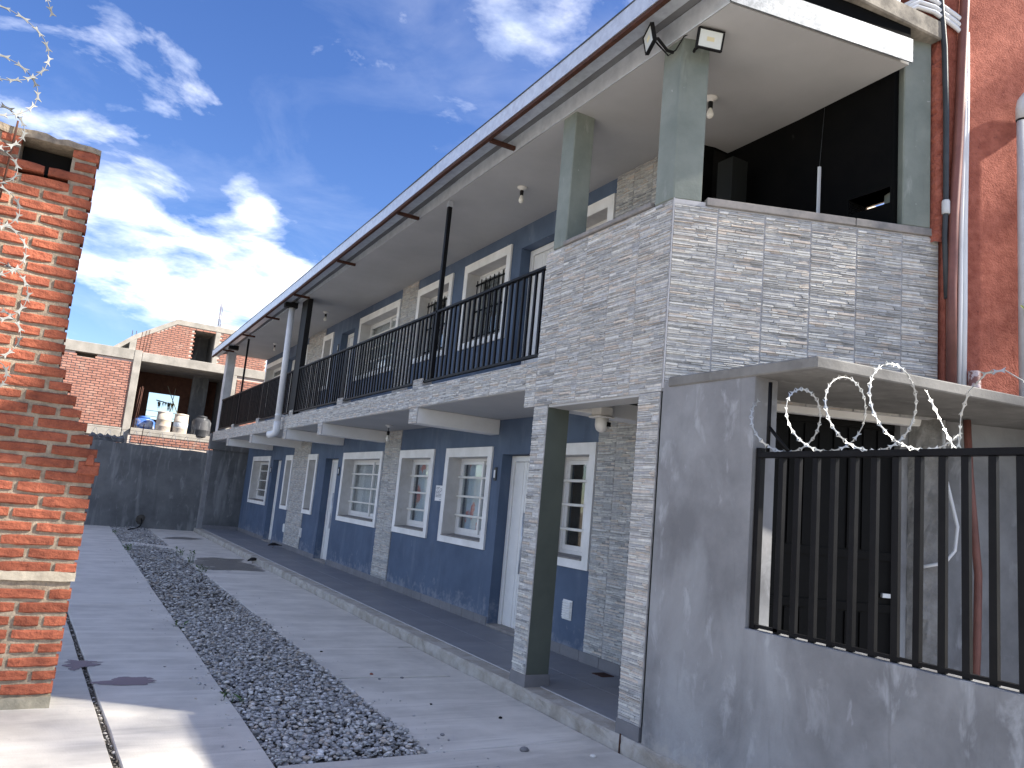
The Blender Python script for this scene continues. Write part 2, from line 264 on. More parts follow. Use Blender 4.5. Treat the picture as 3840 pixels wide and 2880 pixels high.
# ------------------------------------------------------------------ mesh helpers
WLOC = {}
class MB:
    def __init__(self): self.v = []; self.f = []; self.mi = []; self.mat = 0; self.sm = []; self.smooth = False; self.fc = []; self.color = None
    def face(self, idx):
        self.f.append(tuple(idx)); self.mi.append(self.mat); self.sm.append(self.smooth); self.fc.append(self.color)
    def quad(self, *p):
        b = len(self.v); self.v += [tuple(q) for q in p]; self.face(range(b, b + len(p)))
    def hexa(self, p):                       # 8 points: bottom 4 (ccw from above), top 4
        b = len(self.v); self.v += [tuple(q) for q in p]
        for f in ((3, 2, 1, 0), (4, 5, 6, 7), (0, 1, 5, 4), (1, 2, 6, 5), (2, 3, 7, 6), (3, 0, 4, 7)):
            self.face([b + i for i in f])
    def box(self, x0, x1, y0, y1, z0, z1):
        x0, x1 = min(x0, x1), max(x0, x1); y0, y1 = min(y0, y1), max(y0, y1); z0, z1 = min(z0, z1), max(z0, z1)
        self.hexa([(x0, y0, z0), (x1, y0, z0), (x1, y1, z0), (x0, y1, z0), (x0, y0, z1), (x1, y0, z1), (x1, y1, z1), (x0, y1, z1)])
    def poly_prism(self, pts, z0, z1):       # pts ccw xy
        n = len(pts); b = len(self.v)
        self.v += [(x, y, z0) for x, y in pts] + [(x, y, z1) for x, y in pts]
        self.face([b + i for i in range(n)][::-1]); self.face([b + n + i for i in range(n)])
        for i in range(n):
            j = (i + 1) % n; self.face([b + i, b + j, b + n + j, b + n + i])
    def tube(self, path, r, n=8, cap=True, smooth=True):
        path = [Vector(p) for p in path]; rs = r if isinstance(r, (list, tuple)) else [r] * len(path)
        b = len(self.v); up = None; old = self.smooth; self.smooth = smooth
        for i, p in enumerate(path):
            d = (path[min(i + 1, len(path) - 1)] - path[max(i - 1, 0)]).normalized()
            if up is None:
                up = Vector((0, 0, 1)) if abs(d.z) < 0.9 else Vector((1, 0, 0))
            a = d.cross(up)
            if a.length < 1e-6: a = d.cross(Vector((0.3, 1, 0.2)))
            a.normalize(); c = a.cross(d).normalized(); up = c
            for k in range(n):
                t = 2 * math.pi * k / n; q = p + (a * math.cos(t) + c * math.sin(t)) * rs[i]; self.v.append(tuple(q))
        for i in range(len(path) - 1):
            for k in range(n):
                k2 = (k + 1) % n; self.face([b + i * n + k, b + i * n + k2, b + (i + 1) * n + k2, b + (i + 1) * n + k])
        self.smooth = False
        if cap:
            self.face([b + k for k in range(n)][::-1]); self.face([b + (len(path) - 1) * n + k for k in range(n)])
        self.smooth = old
    def lathe(self, c, prof, n=16):          # prof: (r, z)
        b = len(self.v); self.smooth = True
        for r, z in prof:
            for k in range(n):
                t = 2 * math.pi * k / n; self.v.append((c[0] + r * math.cos(t), c[1] + r * math.sin(t), c[2] + z))
        for i in range(len(prof) - 1):
            for k in range(n):
                k2 = (k + 1) % n; self.face([b + i * n + k, b + i * n + k2, b + (i + 1) * n + k2, b + (i + 1) * n + k])
        self.smooth = False
        self.face([b + k for k in range(n)][::-1]); self.face([b + (len(prof) - 1) * n + k for k in range(n)])
    def mesh(self, name, mats, center):
        me = bpy.data.meshes.new(name)
        me.from_pydata([(x - center[0], y - center[1], z - center[2]) for x, y, z in self.v], [], self.f)
        for m in (mats if isinstance(mats, (list, tuple)) else [mats]): me.materials.append(m)
        me.polygons.foreach_set('material_index', self.mi); me.polygons.foreach_set('use_smooth', self.sm)
        if any(c is not None for c in self.fc):
            at = me.color_attributes.new('col', 'FLOAT_COLOR', 'CORNER'); arr = []
            for f, c in zip(self.f, self.fc): arr += list((*(c or (0.5, 0.5, 0.5)), 1)) * len(f)
            at.data.foreach_set('color', arr)
        me.update()
        return me
    def build(self, name, mats, parent=None, bevel=0.0, origin=None, seg=1):
        a = np.array(self.v); c = origin or tuple((a.min(0) + a.max(0)) / 2)
        o = bpy.data.objects.new(name, self.mesh(name, mats, c)); COL.objects.link(o)
        put(o, c, parent)
        if bevel:
            bv = o.modifiers.new('bevel', 'BEVEL'); bv.width = bevel; bv.segments = seg; bv.limit_method = 'ANGLE'; bv.angle_limit = R(40)
        return o
def put(o, wloc, parent):
    if parent is not None:
        pl = WLOC[parent.name]; o.parent = parent; o.location = (wloc[0] - pl[0], wloc[1] - pl[1], wloc[2] - pl[2])
    else:
        o.location = wloc
    WLOC[o.name] = tuple(wloc)
def link_copy(o, wloc, parent, rot=None):
    c = o.copy(); COL.objects.link(c); put(c, wloc, parent)
    if rot is not None: c.rotation_euler = rot
    return c
def tag(o, label, cat, group=None):
    o['label'] = label; o['category'] = cat
    if group: o['group'] = group
    return o
def thing(name, loc, label, cat, group=None):
    o = bpy.data.objects.new(name, None); o.empty_display_size = 0.1; COL.objects.link(o); o.location = loc; WLOC[o.name] = tuple(loc)
    return tag(o, label, cat, group)
def structure(o, kind='structure'):
    o['kind'] = kind; return o
def one(name, mat, parent, *boxes, bevel=0.0):
    m = MB()
    for b in boxes: m.box(*b)
    return m.build(name, mat, parent, bevel)

# ------------------------------------------------------------------ numbers of the place
XF, XW = 3.57, 4.74                 # gallery edge, facade wall
P0 = Vector((3.57, 4.21, 0)); FU = Vector((0.9215, -0.3884, 0)); FN = Vector((-0.3884, -0.9215, 0))
def FP(s, z, off=0.0):              # point on the slanting street front: s along it, off outward
    p = P0 + FU * s + FN * off; return (p.x, p.y, z)
FLOOR1, SOF1, FLOOR2, CEIL2 = 0.11, 2.65, 2.90, 5.22

# ------------------------------------------------------------------ ground, driveway, kerb, walkway
g = MB(); g.quad((-900, -900, -0.09), (900, -900, -0.09), (900, 900, -0.09), (-900, 900, -0.09))
structure(g.build('ground', m_ground))
drive = bpy.data.objects.new('driveway', None); COL.objects.link(drive); WLOC['driveway'] = (0, 0, 0); structure(drive)
def jit(pts, a=0.004):
    return [(x + random.uniform(-a, a), y + random.uniform(-a, a)) for x, y in pts]
def slab(pts, z=0.0, mat=m_conc):
    # subdivide the edges a little so that they run unevenly
    out = []
    for i, (x, y) in enumerate(pts):
        x2, y2 = pts[(i + 1) % len(pts)]; n = max(1, int(math.hypot(x2 - x, y2 - y) / 0.35))
        for k in range(n): out.append((x + (x2 - x) * k / n, y + (y2 - y) * k / n))
    m = MB(); m.poly_prism(jit(out), z - 0.08, z); return m.build('slab', mat, drive, 0.006)
JA, JB = (0.50, 4.84), (0.27, 9.75)
def jx(y): return JA[0] + (JB[0] - JA[0]) * (y - JA[1]) / (JB[1] - JA[1])
slab([(jx(-3) + 0.02, -3), (1.30, -3), (1.30, 4.68), (1.31, 10.5), (jx(10.5) + 0.02, 10.5)])
slab([(-6, -3), (jx(-3) - 0.02, -3), (jx(10.5) - 0.02, 10.5), (-6, 10.5)])
slab([(-6, 10.512), (1.31, 10.512), (1.33, 17.9), (-6, 17.9)])
slab([(-6, 17.912), (1.33, 17.912), (1.35, 24.75), (-6, 24.75)])
slab([(1.308, -3), (3.54, -3), (3.54, 4.69), (1.308, 4.68)])
slab([(2.27, 4.70), (3.54, 4.70), (3.54, 6.60), (2.28, 6.65)])
slab([(2.28, 6.675), (3.325, 6.632), (3.325, 7.91), (2.28, 7.94)], 0.004)
slab([(3.342, 6.62), (3.54, 6.612), (3.54, 7.95), (3.342, 7.925)], -0.006)
slab([(2.28, 7.965), (3.54, 7.965), (3.54, 14.55), (2.29, 14.55)])
slab([(2.29, 14.565), (3.54, 14.565), (3.54, 18.3), (2.31, 18.3)], -0.004)
slab([(2.31, 18.31), (3.54, 18.31), (3.54, 24.75), (2.34, 24.75)])
slab([(1.36, 19.12), (2.33, 18.42), (2.34, 18.95), (1.60, 19.55), (1.36, 19.6)], 0.012)
# soil under the gravel bed and in the joints
sb = MB(); sb.box(1.2, 2.4, 4.6, 24.8, -0.085, -0.045); sb.box(0.1, 0.75, -3, 10.6, -0.085, -0.028); sb.box(2.28, 3.54, 4.6, 24.7, -0.089, -0.05)
structure(sb.build('soil', m_soil))

def stones(n, xf, yf, zf, smin, smax, mat, name, pal):
    phi = (1 + 5 ** .5) / 2
    iv = np.array([(-1, phi, 0), (1, phi, 0), (-1, -phi, 0), (1, -phi, 0), (0, -1, phi), (0, 1, phi), (0, -1, -phi), (0, 1, -phi), (phi, 0, -1), (phi, 0, 1), (-phi, 0, -1), (-phi, 0, 1)]) / 1.9
    ifc = np.array([(0, 11, 5), (0, 5, 1), (0, 1, 7), (0, 7, 10), (0, 10, 11), (1, 5, 9), (5, 11, 4), (11, 10, 2), (10, 7, 6), (7, 1, 8), (3, 9, 4), (3, 4, 2), (3, 2, 6), (3, 6, 8), (3, 8, 9), (4, 9, 5), (2, 4, 11), (6, 2, 10), (8, 6, 7), (9, 8, 1)])
    x, y = xf(n), yf(n); s = smin + (smax - smin) * rng.random(n) ** 1.8
    sc = np.stack([s * (0.8 + 0.5 * rng.random(n)), s * (0.55 + 0.35 * rng.random(n)), s * (0.30 + 0.3 * rng.random(n))], 1) * 0.5
    v = iv[None] * (1 + 0.34 * (rng.random((n, 12, 1)) - 0.5)) * sc[:, None]
    tz = rng.random(n) * 6.283; tx = rng.normal(0, 0.35, n)
    c, s_ = np.cos(tx)[:, None], np.sin(tx)[:, None]
    v = np.stack([v[..., 0], v[..., 1] * c - v[..., 2] * s_, v[..., 1] * s_ + v[..., 2] * c], -1)
    c, s_ = np.cos(tz)[:, None], np.sin(tz)[:, None]
    v = np.stack([v[..., 0] * c - v[..., 1] * s_, v[..., 0] * s_ + v[..., 1] * c, v[..., 2]], -1)
    v += np.stack([x, y, zf(x, y, n)], 1)[:, None]
    me = bpy.data.meshes.new(name); nv, nf = n * 12, n * 20
    me.vertices.add(nv); me.vertices.foreach_set('co', v.reshape(-1).astype(np.float32))
    f = (ifc[None] + (np.arange(n) * 12)[:, None, None]).reshape(-1)
    me.loops.add(nf * 3); me.loops.foreach_set('vertex_index', f.astype(np.int32))
    me.polygons.add(nf); me.polygons.foreach_set('loop_start', (np.arange(nf) * 3).astype(np.int32)); me.polygons.foreach_set('loop_total', np.full(nf, 3, np.int32))
    me.update(calc_edges=True)
    at = me.color_attributes.new('col', 'FLOAT_COLOR', 'POINT')
    pal = np.array(pal); pc = np.minimum(0.62, 1.3 * pal[rng.integers(0, len(pal), n)]) * (0.7 + 0.6 * rng.random((n, 1)))
    at.data.foreach_set('color', np.repeat(np.concatenate([pc, np.ones((n, 1))], 1), 12, 0).reshape(-1).astype(np.float32))
    me.materials.append(mat); o = bpy.data.objects.new(name, me); COL.objects.link(o); return o
PAL = [(0.36, 0.355, 0.35), (0.47, 0.46, 0.44), (0.40, 0.395, 0.39), (0.30, 0.30, 0.30), (0.34, 0.335, 0.33), (0.27, 0.27, 0.275), (0.43, 0.42, 0.40), (0.23, 0.23, 0.235), (0.38, 0.36, 0.33), (0.33, 0.335, 0.34), (0.52, 0.51, 0.50), (0.36, 0.32, 0.28)]
def gx(n):
    return np.clip(1.31 + 0.97 * rng.random(n) + np.where(rng.random(n) < .012, rng.normal(0, .08, n), 0), 1.0, 2.6)
NEAR = 12000; FARN = 10000
yn = lambda n: np.concatenate([4.70 + 5.6 * rng.random(NEAR), 10.3 + 14.3 * rng.random(n - NEAR)])
mound = lambda x, y, n: -0.045 + 0.055 * rng.random(n) + 0.008 * np.sin(x * 5 + y * 3) + 0.012 * np.exp(-((x - 1.8) / 0.35) ** 2)
gr = stones(NEAR + FARN, gx, yn, mound, 0.018, 0.058, m_gravel, 'gravel', PAL)
structure(gr, 'stuff')
sg = stones(260, lambda n: np.where(rng.random(n) < .5, 1.28 - np.abs(rng.normal(0, .12, n)), 2.31 + np.abs(rng.normal(0, .14, n))), lambda n: 4.2 + 14 * rng.random(n) ** 1.6, lambda x, y, n: 0.004 + 0 * x, 0.008, 0.026, m_gravel, 'stray_gravel', PAL)
structure(sg, 'stuff')
gd = stones(420, lambda n: jx(3.2 + 7 * np.linspace(0, 1, n)) + rng.normal(0, 0.008, n), lambda n: 3.2 + 7 * np.linspace(0, 1, n), lambda x, y, n: -0.022 + 0.008 * rng.random(n), 0.012, 0.034, m_gravel, 'joint_debris', [(0.10, 0.09, 0.08), (0.16, 0.15, 0.13), (0.06, 0.055, 0.05), (0.38, 0.36, 0.33)])
structure(gd, 'stuff')

# kerb: a slightly ragged concrete edge
kb = MB(); ys = np.arange(2.6, 24.8, 0.12); prof = []
for y in ys:
    j = lambda a: random.uniform(-a, a)
    prof.append([(3.545 + j(.008), y, -0.05), (3.546 + j(.010), y, 0.05 + j(.012)), (3.550 + j(.010), y, 0.090 + j(.008)), (3.566 + j(.007), y, 0.104 + j(.003)), (3.74 + j(.01), y, 0.104), (3.74, y, -0.05)])
for a, b in zip(prof, prof[1:]):
    for i in range(5): kb.quad(a[i], a[i + 1], b[i + 1], b[i])
structure(kb.build('kerb', m_kerb))
walk = bpy.data.objects.new('walkway', None); COL.objects.link(walk); WLOC['walkway'] = (0, 0, 0); structure(walk)
one('walkway_base', m_grout, walk, (3.735, 4.95, 3.5, 24.8, -0.05, 0.1088))
tw = 0.5
mt = MB(); mt.box(0, tw - 0.006, 0, tw - 0.006, 0, 0.01)
ft = None; yy = 4.1
while yy < 24.5:
    for xx in (3.74, 4.24):
        w = (0.25, 0.25)
        if ft is None:
            ft = mt.build('floor_tile', m_floor, walk, 0.0015); put(ft, (xx + .25, yy + .25, 0.106), walk)
        else: link_copy(ft, (xx + .25, yy + .25, 0.106 + random.uniform(-.0006, .0006)), walk)
    yy += tw

# ------------------------------------------------------------------ apartment building
B = thing('apartment_building', (4.74, 14.0, 0), 'long two-storey grey apartment block with stone-look tiles, white framed windows and upper gallery', 'apartment building')

# windows: outer edge of the white surround in y, lower and upper row share them
WIN = [(21.30, 23.50), (18.90, 19.61), (16.80, 17.55), (12.80, 15.00), (10.63, 12.00), (8.81, 10.21), (6.55, 7.50)]
DOORS = [(20.12, 21.00), (15.36, 16.23), (7.70, 8.57)]
LOW = (1.0, 2.31); UPP = (3.75, 5.04)
IS, IT, IB = 0.11, 0.125, 0.09
def inner(y0, y1, z0, z1): return (y0 + IS, y1 - IS, z0 + IB, z1 - IT)
def wall_mesh(X, T, y0, y1, z0, z1, holes):
    m = MB(); ys = sorted({y0, y1, *[h[0] for h in holes], *[h[1] for h in holes]}); zs = sorted({z0, z1, *[h[2] for h in holes], *[h[3] for h in holes]})
    def solid(a, b, c, d):
        return not any(h[0] <= a and b <= h[1] and h[2] <= c and d <= h[3] for h in holes)
    for a, b in zip(ys, ys[1:]):
        for c, d in zip(zs, zs[1:]):
            if solid(a, b, c, d):
                m.quad((X, b, c), (X, a, c), (X, a, d), (X, b, d)); m.quad((X + T, a, c), (X + T, b, c), (X + T, b, d), (X + T, a, d))
    for (a, b, c, d) in holes:
        m.quad((X, a, c), (X + T, a, c), (X + T, a, d), (X, a, d)); m.quad((X, b, c), (X, b, d), (X + T, b, d), (X + T, b, c))
        m.quad((X, a, d), (X + T, a, d), (X + T, b, d), (X, b, d)); m.quad((X, a, c), (X, b, c), (X + T, b, c), (X + T, a, c))
    m.quad((X, y0, z0), (X, y0, z1), (X + T, y0, z1), (X + T, y0, z0)); m.quad((X, y1, z0), (X + T, y1, z0), (X + T, y1, z1), (X, y1, z1))
    return m
WY0, WY1 = 5.05, 24.42
for nm, zr, z0, z1, dz0, dz1, yend in (('ground_floor_wall', LOW, 0.0, SOF1 + 0.01, 0.13, 2.21, WY1), ('upper_floor_wall', UPP, FLOOR2 - 0.01, CEIL2 + 0.005, 2.92, 4.92, 23.62)):
    holes = [inner(a, b, *zr) for a, b in WIN] + [(a, b, dz0, dz1) for a, b in DOORS]
    wall_mesh(XW, 0.30, WY0 if z0 < 1 else 5.55, yend, z0, z1, holes).build(nm, m_wall, B)
# rooms behind the panes: dark, closed
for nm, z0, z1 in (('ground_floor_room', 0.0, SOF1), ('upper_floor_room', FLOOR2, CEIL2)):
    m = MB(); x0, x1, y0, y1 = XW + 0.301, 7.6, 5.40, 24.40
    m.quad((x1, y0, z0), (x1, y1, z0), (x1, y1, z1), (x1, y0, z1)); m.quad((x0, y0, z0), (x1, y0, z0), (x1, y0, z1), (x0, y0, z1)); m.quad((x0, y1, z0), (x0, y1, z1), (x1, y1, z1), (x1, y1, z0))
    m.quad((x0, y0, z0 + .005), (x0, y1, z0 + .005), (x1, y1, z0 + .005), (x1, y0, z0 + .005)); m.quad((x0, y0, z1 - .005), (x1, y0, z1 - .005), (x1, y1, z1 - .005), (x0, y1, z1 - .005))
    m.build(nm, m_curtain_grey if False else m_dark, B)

def window(y0, y1, z0, z1, style, curtain):
    a, b, c, d = inner(y0, y1, z0, z1); X = XW; D = 0.18
    m = MB()                                         # surround, butted: top and bottom run through, sides between
    m.box(X - 0.026, X - 0.001, y0, y1, d, z1); m.box(X - 0.026, X - 0.001, y0, y1, z0, c)
    m.box(X - 0.026, X - 0.001, y0, a, c, d); m.box(X - 0.026, X - 0.001, b, y1, c, d)
    t = 0.004; m.mat = 1                             # plastered reveal lining
    m.box(X - 0.02, X + D, a, a + t, c, d); m.box(X - 0.02, X + D, b - t, b, c, d); m.box(X - 0.02, X + D, a + t, b - t, d - t, d)
    w = m.build('window', [m_white, m_reveal], B)
    s = MB(); s.hexa([(X - 0.034, a + t, c - .002), (X + D, a + t, c + 0.004), (X + D, b - t, c + 0.004), (X - 0.034, b - t, c - .002), (X - 0.034, a + t, c + 0.012), (X + D, a + t, c + 0.03), (X + D, b - t, c + 0.03), (X - 0.034, b - t, c + 0.012)])
    s.build('sill', m_coping, w)
    a, b, c, d = a + t, b - t, c + 0.03, d - t
    fw = 0.035; mid = b - (b - a) * 0.56
    f = MB()
    f.box(X + D, X + D + 0.07, a, b, d - fw, d); f.box(X + D, X + D + 0.07, a, b, c, c + fw); f.box(X + D, X + D + 0.07, a, a + fw, c + fw, d - fw); f.box(X + D, X + D + 0.07, b - fw, b, c + fw, d - fw)
    f.build('frame', m_alu, w)
    for (p, q, x) in ((mid - 0.03, b - fw, X + D + 0.008), (a + fw, mid + 0.03, X + D + 0.038)):      # two sliding sashes
        sw = 0.045; k = MB(); zz0, zz1 = c + fw + .002, d - fw - .002
        k.box(x, x + 0.026, p, q, zz1 - sw, zz1); k.box(x, x + 0.026, p, q, zz0, zz0 + sw + .01); k.box(x, x + 0.026, p, p + sw, zz0 + sw + .01, zz1 - sw); k.box(x, x + 0.026, q - sw, q, zz0 + sw + .01, zz1 - sw)
        k.build('sash', m_alu, w)
        gq = MB(); gq.box(x + 0.011, x + 0.015, p + sw, q - sw, zz0 + sw + .01, zz1 - sw); gq.build('pane', m_glass, w)
    if curtain:
        cu = MB(); n = int((b - a) / 0.03); X2 = X + D + 0.115; cu.smooth = True; pts = []
        for i in range(n + 1):
            y = a - .05 + (b - a + .1) * i / n; pts.append((X2 + 0.022 * math.sin(i * 1.25) + 0.01 * math.sin(i * 0.37), y))
        for (xa, ya), (xb, yb) in zip(pts, pts[1:]): cu.quad((xa, ya, c - .05), (xa, ya, d + .02), (xb, yb, d + .02), (xb, yb, c - .05))
        cu.build('curtain', curtain, w)
    if style == 'bars':
        br = None
        for i in range(1, 4):
            z = c + (d - c) * i / 4
            if br is None: br = one('bar', m_bar, w, (X + D - 0.03, X + D - 0.005, a, b, z - 0.015, z + 0.015), bevel=0.003)
            else: link_copy(br, (X + D - 0.0175, (a + b) / 2, z), w)
    if style == 'grille':
        n = max(4, int((b - a) / 0.125)); br = None
        for i in range(n):
            y = a + (b - a) * (i + 0.5) / n
            if br is None: br = one('grille_bar', m_black, w, (X + D - 0.066, X + D - 0.054, y - 0.006, y + 0.006, c + 0.03, d - 0.10))
            else: link_copy(br, (X + D - 0.06, y, (c + d) / 2 - 0.035), w)
        for z in (c + 0.08, (c + d) / 2 - .05, d - 0.16):
            one('grille_rail', m_black, w, (X + D - 0.054, X + D - 0.046, a - 0.02 + .02, b, z - 0.014, z + 0.014))
    return w
for i, (a, b) in enumerate(WIN):
    window(a, b, *LOW, None if i in (1, 2) else 'bars', [None, None, m_curtain_grey, m_curtain_white, m_curtain_print, m_curtain_print, None][i])
    window(a, b, *UPP, None if i in (1, 2) else ('grille' if i >= 4 else 'bars'), [m_curtain_grey, None, None, m_curtain_white, None, m_curtain_grey, None][i])

def door(y0, y1, z0, z1):
    X = XW + 0.14; fw = 0.075
    m = MB(); n = 5; a, b = y0 + fw, y1 - fw; ws = [0.30, 0.10, 0.05, 0.10, 0.45]; p = b
    for i, w in enumerate(ws):                       # leaf of vertical panels with recessed grooves
        q = p - (b - a) * w; m.box(X + 0.02, X + 0.06, q + 0.004, p - 0.004, z0 + 0.01, z1 - fw - 0.004); p = q
    m.box(X + 0.032, X + 0.055, a, b, z0 + 0.012, z1 - fw - .006)
    dr = m.build('door', m_alu, B, 0.003)
    f = MB(); f.box(X, X + 0.075, y0 + .002, y0 + fw, z0, z1 - .002); f.box(X, X + 0.075, y1 - fw, y1 - .002, z0, z1 - .002); f.box(X, X + 0.075, y0 + fw, y1 - fw, z1 - fw, z1 - .002)
    f.build('door_frame', m_alu, dr, 0.006)
    h = MB(); hy = b - (b - a) * 0.55; zc = (z0 + z1) / 2 - .02
    h.tube([(X - 0.035, hy, zc - 0.36), (X - 0.035, hy, zc + 0.36)], 0.014, 8)
    for dz in (-0.26, 0.26): h.tube([(X - 0.035, hy, zc + dz), (X + 0.022, hy, zc + dz)], 0.012, 8)
    h.build('handle', m_galv, dr)
    one('threshold', m_coping, dr, (XW - 0.02, X + 0.08, y0 + .004, y1 - .004, z0 - 0.025, z0 + 0.008), bevel=0.004)
for a, b in DOORS:
    door(a, b, 0.135, 2.205); door(a, b, 2.93, 4.915)
for (y, z) in ((8.70, 1.96), (15.21, 1.945), (21.10, 1.94), (16.36, 4.62)):   # door bells
    m = MB(); m.box(XW - 0.016, XW - 0.001, y - 0.035, y + 0.035, z - 0.085, z + 0.085); bell = m.build('doorbell_plate', m_cable, B, 0.012, seg=2)
    one('doorbell_button', m_pvc, bell, (XW - 0.024, XW - 0.0165, y - 0.018, y + 0.02, z - 0.05, z + 0.05), bevel=0.004)
for (y, z) in ((6.875, 0.57), (18.95, 0.57), (17.46, 0.57)):                  # louvred gas vents
    m = MB(); m.box(XW - 0.010, XW - 0.001, y - 0.085, y + 0.085, z - 0.10, z + 0.10); v = m.build('vent', m_white, B, 0.012, seg=2)
    for k in range(7):
        z1 = z - 0.075 + k * 0.0245
        q = MB(); q.hexa([(XW - .028, y - .072, z1), (XW - .0105, y - .072, z1 + .006), (XW - .0105, y + .072, z1 + .006), (XW - .028, y + .072, z1), (XW - .028, y - .072, z1 + .004), (XW - .0105, y - .072, z1 + .018), (XW - .0105, y + .072, z1 + .018), (XW - .028, y + .072, z1 + .004)])
        q.build('louvre', m_white, v)
# skirting along the walkway, piece by piece, broken at the doors
sk = None; y = WY0
stops = sorted([(a, b) for a, b in DOORS]); y = 4.6
while y < 24.3:
    y2 = y + 0.335
    if not any(y2 > a - .01 and y < b + .01 for a, b in stops):
        if sk is None: sk = one('skirting_tile', m_skirt, B, (XW - 0.012, XW - 0.001, y, y + 0.33, 0.112, 0.215), bevel=0.0015)
        else: link_copy(sk, (XW - 0.0065, y + 0.165, 0.1635), B)
        y = y2
    else:
        nxt = [b for a, b in stops if y2 > a - .01 and y < b + .01][0]; y = nxt + 0.02

# --- stone-look wall tiles
STONE = [(0.60, 0.59, 0.57), (0.55, 0.545, 0.54), (0.47, 0.468, 0.465), (0.43, 0.43, 0.432), (0.65, 0.64, 0.61), (0.62, 0.59, 0.55), (0.62, 0.54, 0.47), (0.58, 0.51, 0.45), (0.54, 0.54, 0.545), (0.57, 0.56, 0.54), (0.37, 0.37, 0.37), (0.60, 0.59, 0.57), (0.48, 0.475, 0.465), (0.66, 0.64, 0.60)]
TM = {}
def tile_mesh(w, h, k):
    key = (round(w, 3), round(h, 3), k)
    if key in TM: return TM[key]
    r = random.Random(hash(key) & 0xffff); m = MB(); D = 0.007
    # slab of the tile
    m.color = (0.47, 0.47, 0.475); m.box(-w / 2, w / 2, -D, 0.006, -h / 2, h / 2)
    z = -h / 2 + 0.003
    while z < h / 2 - 0.006:
        ch = min(r.choice([0.009, 0.011, 0.013, 0.015, 0.018, 0.021]), h / 2 - 0.003 - z); x = -w / 2 + 0.003
        base = r.uniform(0.002, 0.0065)
        while x < w / 2 - 0.008:
            L = min(r.uniform(0.04, 0.20), w / 2 - 0.003 - x)
            if w / 2 - 0.003 - (x + L) < 0.03: L = w / 2 - 0.003 - x
            d = base + r.uniform(-0.002, 0.006); d2 = d + r.uniform(-0.001, 0.001)
            zs = z + r.uniform(-0.0035, 0.0035); hh = ch - r.choice([0.001, 0.0015, 0.003]); sl = r.uniform(-0.004, 0.004)
            zs = max(zs, -h / 2 + 0.001); z1 = min(zs + hh, h / 2 - 0.001); e = 0.0018
            c = r.choice(STONE); f = r.uniform(0.80, 1.12); m.color = tuple(min(0.74, q * f * k_) for q, k_ in zip(c, (0.985, 1.0, 0.985)))
            x1 = x + L - 0.001
            p = [(x, -D, zs), (x1, -D, zs + sl * .5), (x1, -D, z1 + sl * .5), (x, -D, z1)]
            q = [(x + e, -D - d, zs + e), (x1 - e, -D - d2, zs + e + sl * .5), (x1 - e, -D - d2 + r.uniform(0, .002), z1 - e + sl * .5), (x + e, -D - d + r.uniform(0, .002), z1 - e)]
            m.quad(*q)
            for i in range(4):
                j = (i + 1) % 4; m.quad(p[i], p[j], q[j], q[i])
            x += L
        z += ch
    me = m.mesh('tile', m_stone, (0, 0, 0)); TM[key] = me
    return me
NT = [0]
def tile(center, w, h, rot, parent):
    me = tile_mesh(w, h, random.randrange(5) if w > 0.3 and h > .2 else random.randrange(2))
    o = bpy.data.objects.new('tile', me); COL.objects.link(o); put(o, center, parent); o.rotation_euler = (0, 0, rot); NT[0] += 1
    return o
RF = -math.pi / 2                   # facade: local x runs towards -Y, out is -X
RS = math.atan2(FU.y, FU.x)         # street front
J, J2 = 0.0045, 0.0022
def facade_tiles(X, ys, zs, skip=None, parent=B):
    for a, b in zip(ys, ys[1:]):
        for c, d in zip(zs, zs[1:]):
            if skip and skip((a + b) / 2, (c + d) / 2): continue
            tile((X, (a + b) / 2, (c + d) / 2), b - a - J, d - c - J2, RF, parent)
rows_up = [2.48, 2.737, 2.994, 3.251, 3.508, 3.765, 3.925]
cols = [4.235, 4.605, 4.96, 5.315, 5.67, 5.97]
XT = XF + 0.02
# wall cores under the tiles
one('parapet_core', m_grout, B, (XT - .005, XT + 0.2, 4.32, 5.965, 2.482, 3.915))
facade_tiles(XT - 0.002, cols, rows_up)
facade_tiles(XT - 0.002, [5.972, 6.155], [2.48, 2.655], None)
one('parapet_core', m_grout, B, (XT - .005, XT + 0.2, 5.967, 6.153, 2.484, 2.655))
rows_pil = [0.20, 0.42, 0.677, 0.934, 1.191, 1.448, 1.705, 1.962, 2.219, 2.478]
for nm, ya, yb in (('corner_pillar', 4.26, 4.487), ('pillar', 5.742, 5.968)):
    one(nm, m_pillar, B, (XT, 3.812, ya, yb, 0.10, 2.481))
    facade_tiles(XT - 0.002, [ya - .015 if ya < 5 else ya, yb], rows_pil)
    one('pillar_plinth', m_skirt, B, (XT - 0.016, 3.824, ya - 0.012, yb + 0.012, 0.10, 0.202), bevel=0.003)
# slab band of the gallery
one('slab_face', m_grout, B, (XT - .005, XT + .003, 5.968, 23.9, SOF1 + .004, FLOOR2))
one('gallery_slab', m_ceiling, B, (XT + .004, XW + 0.02, 4.4, 23.9, SOF1, FLOOR2))
yb_ = [6.157]; 
while yb_[-1] < 23.5: yb_.append(yb_[-1] + 0.355)
yb_.append(23.9)
facade_tiles(XT - 0.002, [5.972, 6.155], [2.658, 2.905])
facade_tiles(XT - 0.002, yb_, [2.655, 2.905])
BEAMS = [8.825, 12.85, 15.255, 18.425, 21.375]
for yc in BEAMS:
    one('beam', m_beam, B, (XT + 0.001, XW - 0.001, yc - 0.122, yc + 0.122, 2.462, SOF1 + 0.001), bevel=0.008)
    facade_tiles(XT - 0.002, [yc - 0.125, yc + 0.125], [2.46, 2.652])
one('beam', m_beam, B, (3.813, XW - 0.001, 5.735, 5.965, 2.47, SOF1 + 0.001), bevel=0.006)
one('lintel', m_ceiling, B, (XT + .002, 3.81, 4.488, 5.741, 2.462, 2.481))
